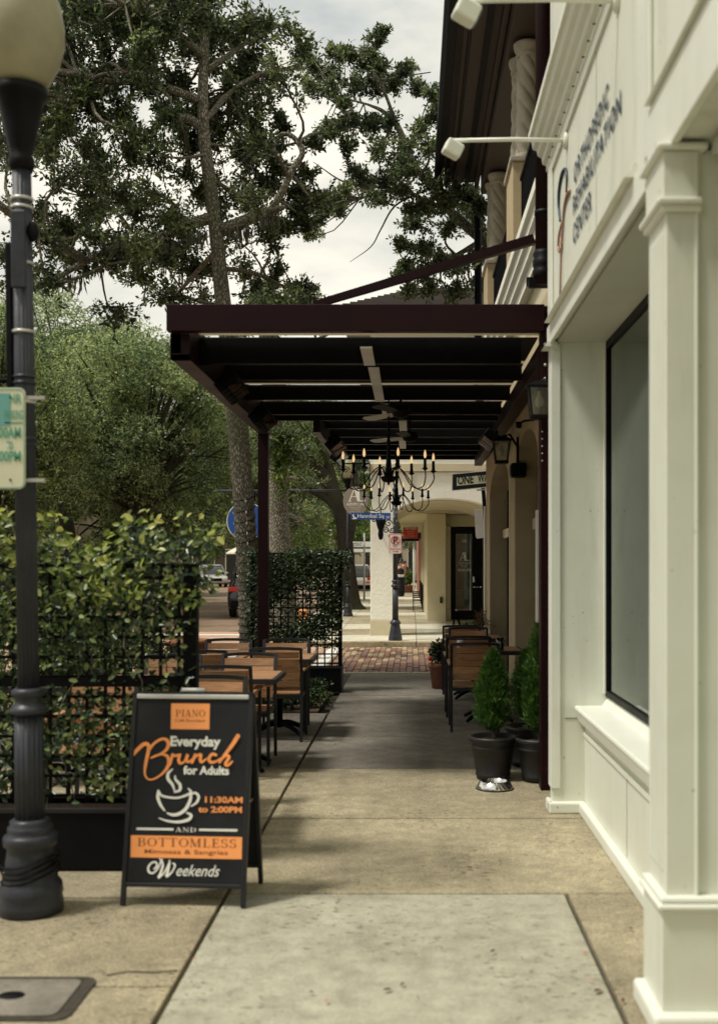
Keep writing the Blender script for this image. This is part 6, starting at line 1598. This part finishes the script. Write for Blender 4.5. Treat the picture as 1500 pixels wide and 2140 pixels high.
# ================================================================== FAR BUILDINGS
def facade(name, lab, x0, x1, y, h, m, nx, nz, rot=0):
    t = thing(name, lab, 'building', ((x0 + x1) / 2, y + 4, 0)); MB().box(x0, x1, y, y + 9, -.1, h).build('wall', m, t)
    MB().box(x0 - .3, x1 + .3, y - .35, y + 9.3, h, h + .35).build('cornice', M['stucco_l'], t)
    sx = (x1 - x0) / nx; sz = h / nz
    for i in range(nx):
        for j in range(nz):
            a = x0 + i * sx + sx * .28; b = z0 = j * sz + (.1 if j == 0 else sz * .25)
            w = MB().box(a - .1, a + sx * .44 + .1, y - .06, y + .02, b - .1, b + sz * (.72 if j == 0 else .55)).build('window', M['stucco_l'], t)
            MB().box(a, a + sx * .44, y - .08, y - .061, b, b + sz * (.72 if j == 0 else .55) - .1).build('pane', M['dark_in'], w)
    return t
facade('town_building', 'cream two storey building hidden behind the left oaks', -27, -13.5, 57, 7.2, M['farwall'], 7, 2)
facade('town_building', 'brown shop building with dark openings behind the far parked cars', -30, -12.5, 112, 8.5, M['farwall2'], 8, 2)
facade('town_building', 'low pale shop building closing the street behind the dark trunk', -11, 1.0, 150, 5.5, M['farwall'], 6, 1)
facade('town_building', 'brown building added out of view behind the camera to block light', -22, 12, -34, 9, M['farwall2'], 9, 2)  # unseen, added to cut skylight from behind the camera
facade('town_building', 'brown building at the far left edge behind vines', -30, -17.5, 30, 6.5, M['farwall2'], 5, 2)

# ================================================================== TREES
YT = 15.3
def q_(lst, y): return [P(u, v, y + (d if False else 0)) for u, v in lst]
def pp(lst, y): return [P(a[0], a[1], y + (a[2] if len(a) > 2 else 0)) for a in lst]
k1 = YT / F
trunk1 = (pp([(532, 1455), (526, 1400), (523, 1330), (519, 1220), (512, 1090), (502, 950), (494, 860), (484, 760), (467, 640), (456, 530), (444, 420), (428, 300), (424, 200), (428, 90), (434, -60), (436, -220)], YT), [k1 * r for r in (32, 27, 23, 22, 22, 22, 22, 20, 17, 15, 14, 13, 11, 10, 9, 5)])
limbs1 = [
 ([P(180, 545, YT - .5), Vector((-4.9, 13.4, 5.9)), Vector((-5.7, 11.6, 6.6)), Vector((-6.2, 9.6, 7.2))], [.055, .05, .04, .02]),
 ([P(240, 172, YT - .6), Vector((-4.7, 13.2, 7.6)), Vector((-5.6, 11.2, 7.7)), Vector((-5.9, 9.2, 7.4))], [.045, .045, .035, .02]),
 (pp([(440, 455), (400, 468), (345, 492), (290, 508), (235, 520, -.3), (180, 545, -.5), (110, 585, -.8), (30, 620, -1)], YT), [.085, .075, .065, .055, .05, .04, .03, .02]),
 (pp([(462, 480), (500, 466), (545, 447), (592, 433, -.2)], YT), [.09, .085, .08, .035]),
 (pp([(566, 440), (590, 400), (612, 352), (632, 318), (612, 285), (588, 280), (574, 296), (574, 325)], YT), [.05, .05, .045, .04, .035, .03, .026, .018], 1),
 (pp([(420, 265), (395, 247), (366, 244)], YT), [.07, .06, .05]),
 (pp([(424, 210), (330, 178, -.3), (240, 172, -.6), (170, 205, -.9), (80, 258, -1)], YT), [.06, .05, .045, .04, .02]),
 (pp([(428, 150), (470, 120), (520, 85, .4), (600, 45, .8)], YT), [.05, .04, .03, .015]),
 (pp([(425, 255), (490, 185, .4), (560, 150, .6), (640, 140, .9)], YT), [.05, .035, .03, .02]),
 (pp([(428, 120), (360, 60, -.5), (280, 20, -1), (180, -40, -1.5)], YT), [.05, .045, .03, .02]),
 (pp([(455, 520), (400, 580, .5), (350, 640, 1)], YT), [.04, .03, .015]),
 (pp([(240, 520, -.3), (210, 560, -.5), (120, 595, -.7), (90, 610, -.7)], YT), [.03, .025, .02, .012]),
 (pp([(460, 560), (530, 570, .5), (600, 600, 1), (660, 610, 1.4)], YT), [.035, .03, .02, .01]),
 (pp([(290, 507), (250, 450), (205, 420, .3), (130, 390, .5)], YT), [.03, .025, .02, .01]),
]
g1 = ["33232332210", "3322332221100", "33232222210", "3322122121", "22211121200", "1112111120000", "0011112121100", "1112221111000", "1122222101000", "11111211111110", "00001111222100"]
def behind(c):
    """keep leaf masses behind the trunk and the bent limb"""
    out = []
    for p, r_ in c:
        u = 860 + p.x / p.y * F; v = 1180 - (p.z - EYE) / p.y * F
        tu = np.interp(v, [0, 200, 300, 420, 530, 640, 760], [432, 424, 428, 444, 456, 467, 484])
        if v > 60 and abs(u - tu) < 75 and p.y < YT + .5:
            k = (YT + .5 + rng.uniform(0, 1.4)) / p.y
            p = Vector((p.x * k, p.y * k, EYE + (p.z - EYE) * k))
        if 530 < u < 665 and 250 < v < 480 and p.y < YT + .4:
            k = (YT + .5 + rng.uniform(0, 1.3)) / p.y; p = Vector((p.x * k, p.y * k, EYE + (p.z - EYE) * k)); 
        out.append((p, r_))
    return out
cl1 = [(P(u, v, YT + d), .22) for u, v, d in ((560, 310, .5), (590, 350, .6), (556, 380, .5), (612, 398, .4), (545, 280, .7), (640, 362, .5), (648, 300, .7), (596, 262, .6), (575, 345, .4), (628, 440, .3), (600, 470, .3), (640, 470, .5), (655, 410, .6))] + behind(grid_clumps(g1, 0, 0, 60, YT, .40, 1.5, lambda u, v: not (u > 655))) + grid_clumps(["222222222", "22222222"], 0, -110, 60, YT, .5, 1.6) + [(Vector((rng.uniform(-7.5, -4.6), rng.uniform(8.5, 13), rng.uniform(5.2, 8.8))), .55) for _ in range(34)] + grid_clumps(["2221", "2211", "2220", "1120", "1120", "1010", "1110"], -230, 0, 60, YT, .5, 1.5)  # includes out-of-view clumps towards the camera, added to shade the tables
make_tree('oak_tree', 'tall oak with lit trunk rising left of the maroon post, crown over the street', 'tree', (PX(532, YT), YT, 0), trunk1, limbs1, cl1, M['bark'], M['leaf'], ln=.076, wd=.036, per=8, sub=12, tips=6)
def moss(par, spots, y0, n, ln):
    C = []; 
    for u, v in spots:
        for k in range(n): p = P(u + rng.normal(0, 12), v + rng.normal(0, 3), y0 + rng.normal(0, .12)); C.append(tuple(p))
    C = np.array(C); m_ = len(C); D = unit(np.stack([rng.normal(0, .07, m_), rng.normal(0, .07, m_), -np.ones(m_)], 1))
    leaf_mesh('hanging_moss', C, D, unit(rng.normal(0, 1, (m_, 3)) * np.array([1, 1, .1])), rng.uniform(.3, 1, m_) * ln, np.full(m_, .0045), M['moss'], par, kind='stuff', six=True)
M['moss'] = mat('grey_moss', (.16, .16, .12), .9)
moss(bpy.data.objects['oak_tree'], [(300, 512), (330, 505), (352, 500), (268, 520), (410, 480), (200, 540), (150, 570), (505, 470), (120, 250), (560, 445)], YT, 34, .32)
# string of lights round the trunk
sl = thing('trunk_lights', 'string of white bulbs wound round the oak trunk', 'string lights', (PX(520, YT), YT, 1))
tp_ = spline(trunk1[0], 5); tr_ = lerpr(trunk1[1], len(tp_)); sp = []; N_ = 420
for i in range(N_):
    f = i / N_ * 22; a = i * .42; j = int(f); c = tp_[j].lerp(tp_[j + 1], f - j); r = tr_[j] + .012
    sp.append((c.x + r * math.cos(a), c.y + r * math.sin(a), c.z + .05 * math.sin(a)))
MB().tube(sp, .005, 4, caps=False).build('wire', M['black'], sl)
bme = None
for i in range(6, N_, 5):
    if math.sin(i * .42) > .35: continue
    p = sp[i]; o = MB().ball((p[0], p[1] - .012, p[2] - .02), .012, .012, .024, 8, 6).build('bulb', M['ceramic'], sl)
# second trunk behind
YB = 19.5
make_tree('oak_tree', 'second oak trunk with ferns right of the maroon post', 'tree', (PX(592, YB), YB, -.05),
          (pp([(600, 1385), (596, 1300), (590, 1200), (582, 1090), (578, 980), (574, 900), (568, 800), (560, 700), (560, 600)], YB), [.24, .21, .2, .19, .19, .19, .18, .16, .1]),
          [(pp([(574, 860), (600, 780), (650, 720), (700, 690)], YB), [.08, .06, .04, .02])],
          [(P(u, v, YB + d), .5) for u, v, d in ((600, 650, .5), (520, 680, 0), (660, 660, 1), (560, 600, .5), (640, 620, 0), (620, 950, -.2), (625, 1010, 1.2), (600, 1080, 1.5), (590, 920, -.3))], M['bark'], M['leaf'], ln=.09, wd=.032, sub=10)
fern = thing('fern', 'bright fern clinging to the second trunk right of the post', 'fern', P(588, 950, YB - .3))
c = P(590, 955, YB - .28); m = 240; D = unit(np.stack([rng.normal(0, 1, m), rng.normal(-.7, .4, m), rng.normal(.2, .8, m)], 1))
leaf_mesh('frond', np.tile(np.array(c), (m, 1)) + rng.normal(0, 1, (m, 3)) * np.array([.07, .05, .28]), D, unit(rng.normal(0, 1, (m, 3))), rng.uniform(.12, .3, m), rng.uniform(.025, .04, m), M['leaf_bright'], fern, kind='stuff', six=True)

# right-hand oak: trunk hidden behind the stucco building
YR = 18.6
limbsR = [
 (pp([(1190, 640), (1100, 560), (1010, 500), (940, 440), (895, 385), (860, 330), (830, 262), (800, 232), (770, 218)], YR), [.16, .13, .10, .075, .06, .05, .05, .035, .02]),
 (pp([(935, 438), (890, 420), (850, 400), (790, 390), (720, 380), (655, 338)], YR), [.05, .04, .035, .025, .016, .006], 1),
 (pp([(850, 400), (800, 400), (760, 412), (720, 420)], YR), [.03, .03, .022, .01]),
 (pp([(830, 262), (800, 180), (785, 120), (780, 60)], YR), [.03, .025, .02, .01]),
 (pp([(850, 300), (790, 165), (795, 165), (900, 150)], YR), [.02, .018, .015, .01]),
 (pp([(880, 400), (825, 430), (795, 480), (775, 515), (731, 547)], YR), [.022, .016, .012, .009, .004], 1),
 (pp([(940, 440), (960, 340), (940, 260), (900, 200), (860, 165)], YR), [.05, .04, .03, .02, .012]),
 (pp([(1010, 500), (940, 540), (880, 560), (830, 580)], YR), [.05, .035, .02, .01]),
 (pp([(770, 218), (720, 205), (670, 200), (640, 195)], YR), [.02, .016, .012, .008]),
]
def RG(lst): return [(P(u + rng.uniform(-8, 8), v + rng.uniform(-8, 8), YR + rng.uniform(-1.1, 1.1)), r / F * YR * rng.uniform(0.9, 1.15)) for u, v, r in lst for _ in range(2)]
clR = RG([(785, 75, 24), (775, 110, 26), (800, 60, 16), (720, 105, 24), (700, 100, 16), (760, 140, 30), (800, 140, 28), (670, 140, 34), (640, 130, 34), (700, 165, 34), (640, 165, 26), (740, 180, 34), (680, 190, 30), (720, 215, 28), (780, 180, 32), (830, 170, 26), (855, 140, 22), (875, 175, 26), (900, 190, 24), (925, 210, 22),
          (700, 265, 30), (680, 272, 20), (730, 250, 26), (770, 260, 34), (810, 255, 34), (850, 290, 36), (730, 310, 26), (790, 310, 36), (830, 330, 36), (880, 260, 26), (915, 250, 26), (895, 310, 34), (860, 350, 40), (810, 370, 34), (740, 360, 26), (770, 380, 28), (720, 390, 20), (900, 370, 40), (930, 330, 30), (845, 400, 36), (790, 410, 26),
          (690, 410, 26), (650, 430, 26), (660, 465, 26), (640, 490, 18), (700, 440, 20), (890, 430, 36), (930, 410, 34), (960, 400, 34), (860, 440, 26), (870, 470, 24), (840, 510, 20), (880, 510, 34), (930, 470, 34), (980, 440, 30), (1000, 480, 26), (920, 530, 36), (850, 560, 26), (880, 570, 30), (960, 560, 36), (1000, 540, 30), (900, 600, 36), (850, 605, 26), (950, 610, 36), (1000, 600, 30), (830, 575, 14), (1010, 430, 24), (985, 400, 20)])
make_tree('oak_tree', 'oak branches reaching in from behind the dark gutter, right of the sky gap', 'tree', (3.3, YR, -.05), ([Vector((3.3, YR, -.1)), Vector((3.2, YR, 2.5)), Vector((2.9, YR, 4.5)), P(1190, 640, YR)], [.3, .25, .22, .17]), limbsR, clR, M['bark'], M['leaf'], ln=.080, wd=.036, per=8, sub=9, tips=5)

# trees on the far side of the street
def far_tree(lab, x, y, h, cr, zc, n, lm, ln, bark=M['bark2'], name='oak_tree', squash=.95, group='street oaks beyond the tables'):
    t = thing(name, lab, 'tree', (x, y, -.05), group)
    pts = [Vector((x, y, -.1)), Vector((x + .2, y, h * .2)), Vector((x - .1, y, h * .4)), Vector((x + .2, y, h * .6))]
    MB().tube(spline(pts, 4), lerpr([.35, .28, .22, .12], 13), 10).build('trunk', bark, t)
    bb = MB(); T = []; D = []
    for i in range(n):
        d = Vector(rng.normal(0, 1, 3)); d.normalize(); rr = cr * rng.uniform(.45, 1.0)
        c = Vector((x, y, zc)) + Vector((d.x * rr, d.y * rr, d.z * rr * squash))
        s = pts[2] if rng.uniform() < .5 else pts[3]
        bb.tube(spline([s, (s + c) / 2 + Vector((0, 0, .2)), c], 3), [.07, .06, .05, .045, .04, .03, .015], 4, caps=False)
        r = cr * rng.uniform(.16, .28); k = 120
        e = unit(rng.normal(0, 1, (k, 3))); T.append(np.array(c) + e * r * rng.uniform(.5, 1.05, (k, 1)) * np.array([1, 1, .8])); D.append(e + np.array([0, 0, .3]))
    bb.build('branches', bark, t, kind='stuff')
    C, Dd, Nn, Ln, Wd = tufts(np.concatenate(T), unit(np.concatenate(D)), 5, ln, ln * .42, .9)
    leaf_mesh('crown', C, Dd, Nn, Ln, Wd, lm, t, kind='stuff'); return t
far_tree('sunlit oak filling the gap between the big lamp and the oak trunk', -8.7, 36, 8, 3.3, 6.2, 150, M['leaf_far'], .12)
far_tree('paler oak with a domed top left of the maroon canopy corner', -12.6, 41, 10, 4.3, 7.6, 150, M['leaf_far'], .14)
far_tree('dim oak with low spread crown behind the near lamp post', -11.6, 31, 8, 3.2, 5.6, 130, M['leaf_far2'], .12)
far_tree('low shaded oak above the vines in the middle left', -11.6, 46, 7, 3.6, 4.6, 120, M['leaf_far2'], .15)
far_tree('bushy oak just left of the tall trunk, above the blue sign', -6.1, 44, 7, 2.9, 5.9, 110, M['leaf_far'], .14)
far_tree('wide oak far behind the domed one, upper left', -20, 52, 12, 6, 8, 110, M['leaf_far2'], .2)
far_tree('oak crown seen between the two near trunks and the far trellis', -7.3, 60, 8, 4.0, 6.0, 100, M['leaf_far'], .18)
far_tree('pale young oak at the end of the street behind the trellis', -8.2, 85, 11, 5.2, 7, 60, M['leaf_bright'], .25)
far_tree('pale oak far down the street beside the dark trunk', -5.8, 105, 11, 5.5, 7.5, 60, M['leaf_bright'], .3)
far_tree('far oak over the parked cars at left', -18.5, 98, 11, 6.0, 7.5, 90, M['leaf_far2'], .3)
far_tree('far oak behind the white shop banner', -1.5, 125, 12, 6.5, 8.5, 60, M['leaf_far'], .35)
far_tree('unseen oak added behind the camera to dim the light from there', -4.2, -10.5, 8, 4.2, 7.6, 100, M['leaf'], .12)  # out of view, added to hold light off faces turned to the camera
far_tree('second unseen oak added behind the camera nearer the kerb to dim light', -9.5, -16, 9, 4.5, 7.5, 100, M['leaf'], .14)  # out of view, added as a further light blocker
# oak at the arcade corner, leaning trunk
YC = 36.5
make_tree('oak_tree', 'dark leaning oak with twisted trunk left of the round hanging sign', 'tree', (PX(738, YC), YC, .1),
          (pp([(742, 1282), (735, 1260), (728, 1200), (722, 1140), (716, 1085), (700, 1035), (672, 985), (630, 955), (590, 950)], YC), [.40, .30, .25, .25, .26, .24, .22, .16, .1]),
          [(pp([(722, 1140), (735, 1085), (742, 1030), (735, 980), (720, 930), (700, 880)], YC), [.2, .19, .18, .16, .12, .08]),
           (pp([(712, 1070), (680, 1040), (640, 1020), (600, 1015), (570, 1030)], YC), [.16, .14, .11, .08, .04]),
           (pp([(700, 1035), (690, 980), (670, 930), (640, 890)], YC), [.15, .14, .1, .06])],
          [(P(u, v, YC + rng.uniform(-1.5, 1.5)), .8) for u, v in [(620, 905), (650, 900), (680, 905), (600, 930), (640, 935), (670, 945), (620, 965), (590, 905), (705, 930), (560, 940), (585, 980), (650, 880), (700, 890), (730, 930), (750, 980), (755, 1010), (600, 880), (760, 900), (540, 900), (620, 850), (680, 850), (580, 1000), (765, 1040), (560, 1060)]], M['bark2'], M['leaf_far2'], ln=.13, wd=.05, per=7, sub=14, tips=6)
# far wood closing the horizon
n = 26000; d = rng.uniform(0, 1, n)
fx = rng.uniform(-150, 70, n); fz = rng.uniform(0, 1, n) ** .8 * (8 + 3 * np.sin(fx * .13) + 2 * np.sin(fx * .37)); fy = 190 + rng.uniform(-6, 6, n)
C, Dd, Nn, Ln, Wd = tufts(np.stack([fx, fy, fz], 1), unit(rng.normal(0, 1, (n, 3))), 2, 1.1, .6, .9)
leaf_mesh('far_wood', C, Dd, Nn, Ln, Wd, M['leaf_far'], None, kind='stuff')
MB().box(-160, 80, 197, 198, -.1, 7).build('far_hill', M['fargreen'], kind='structure')
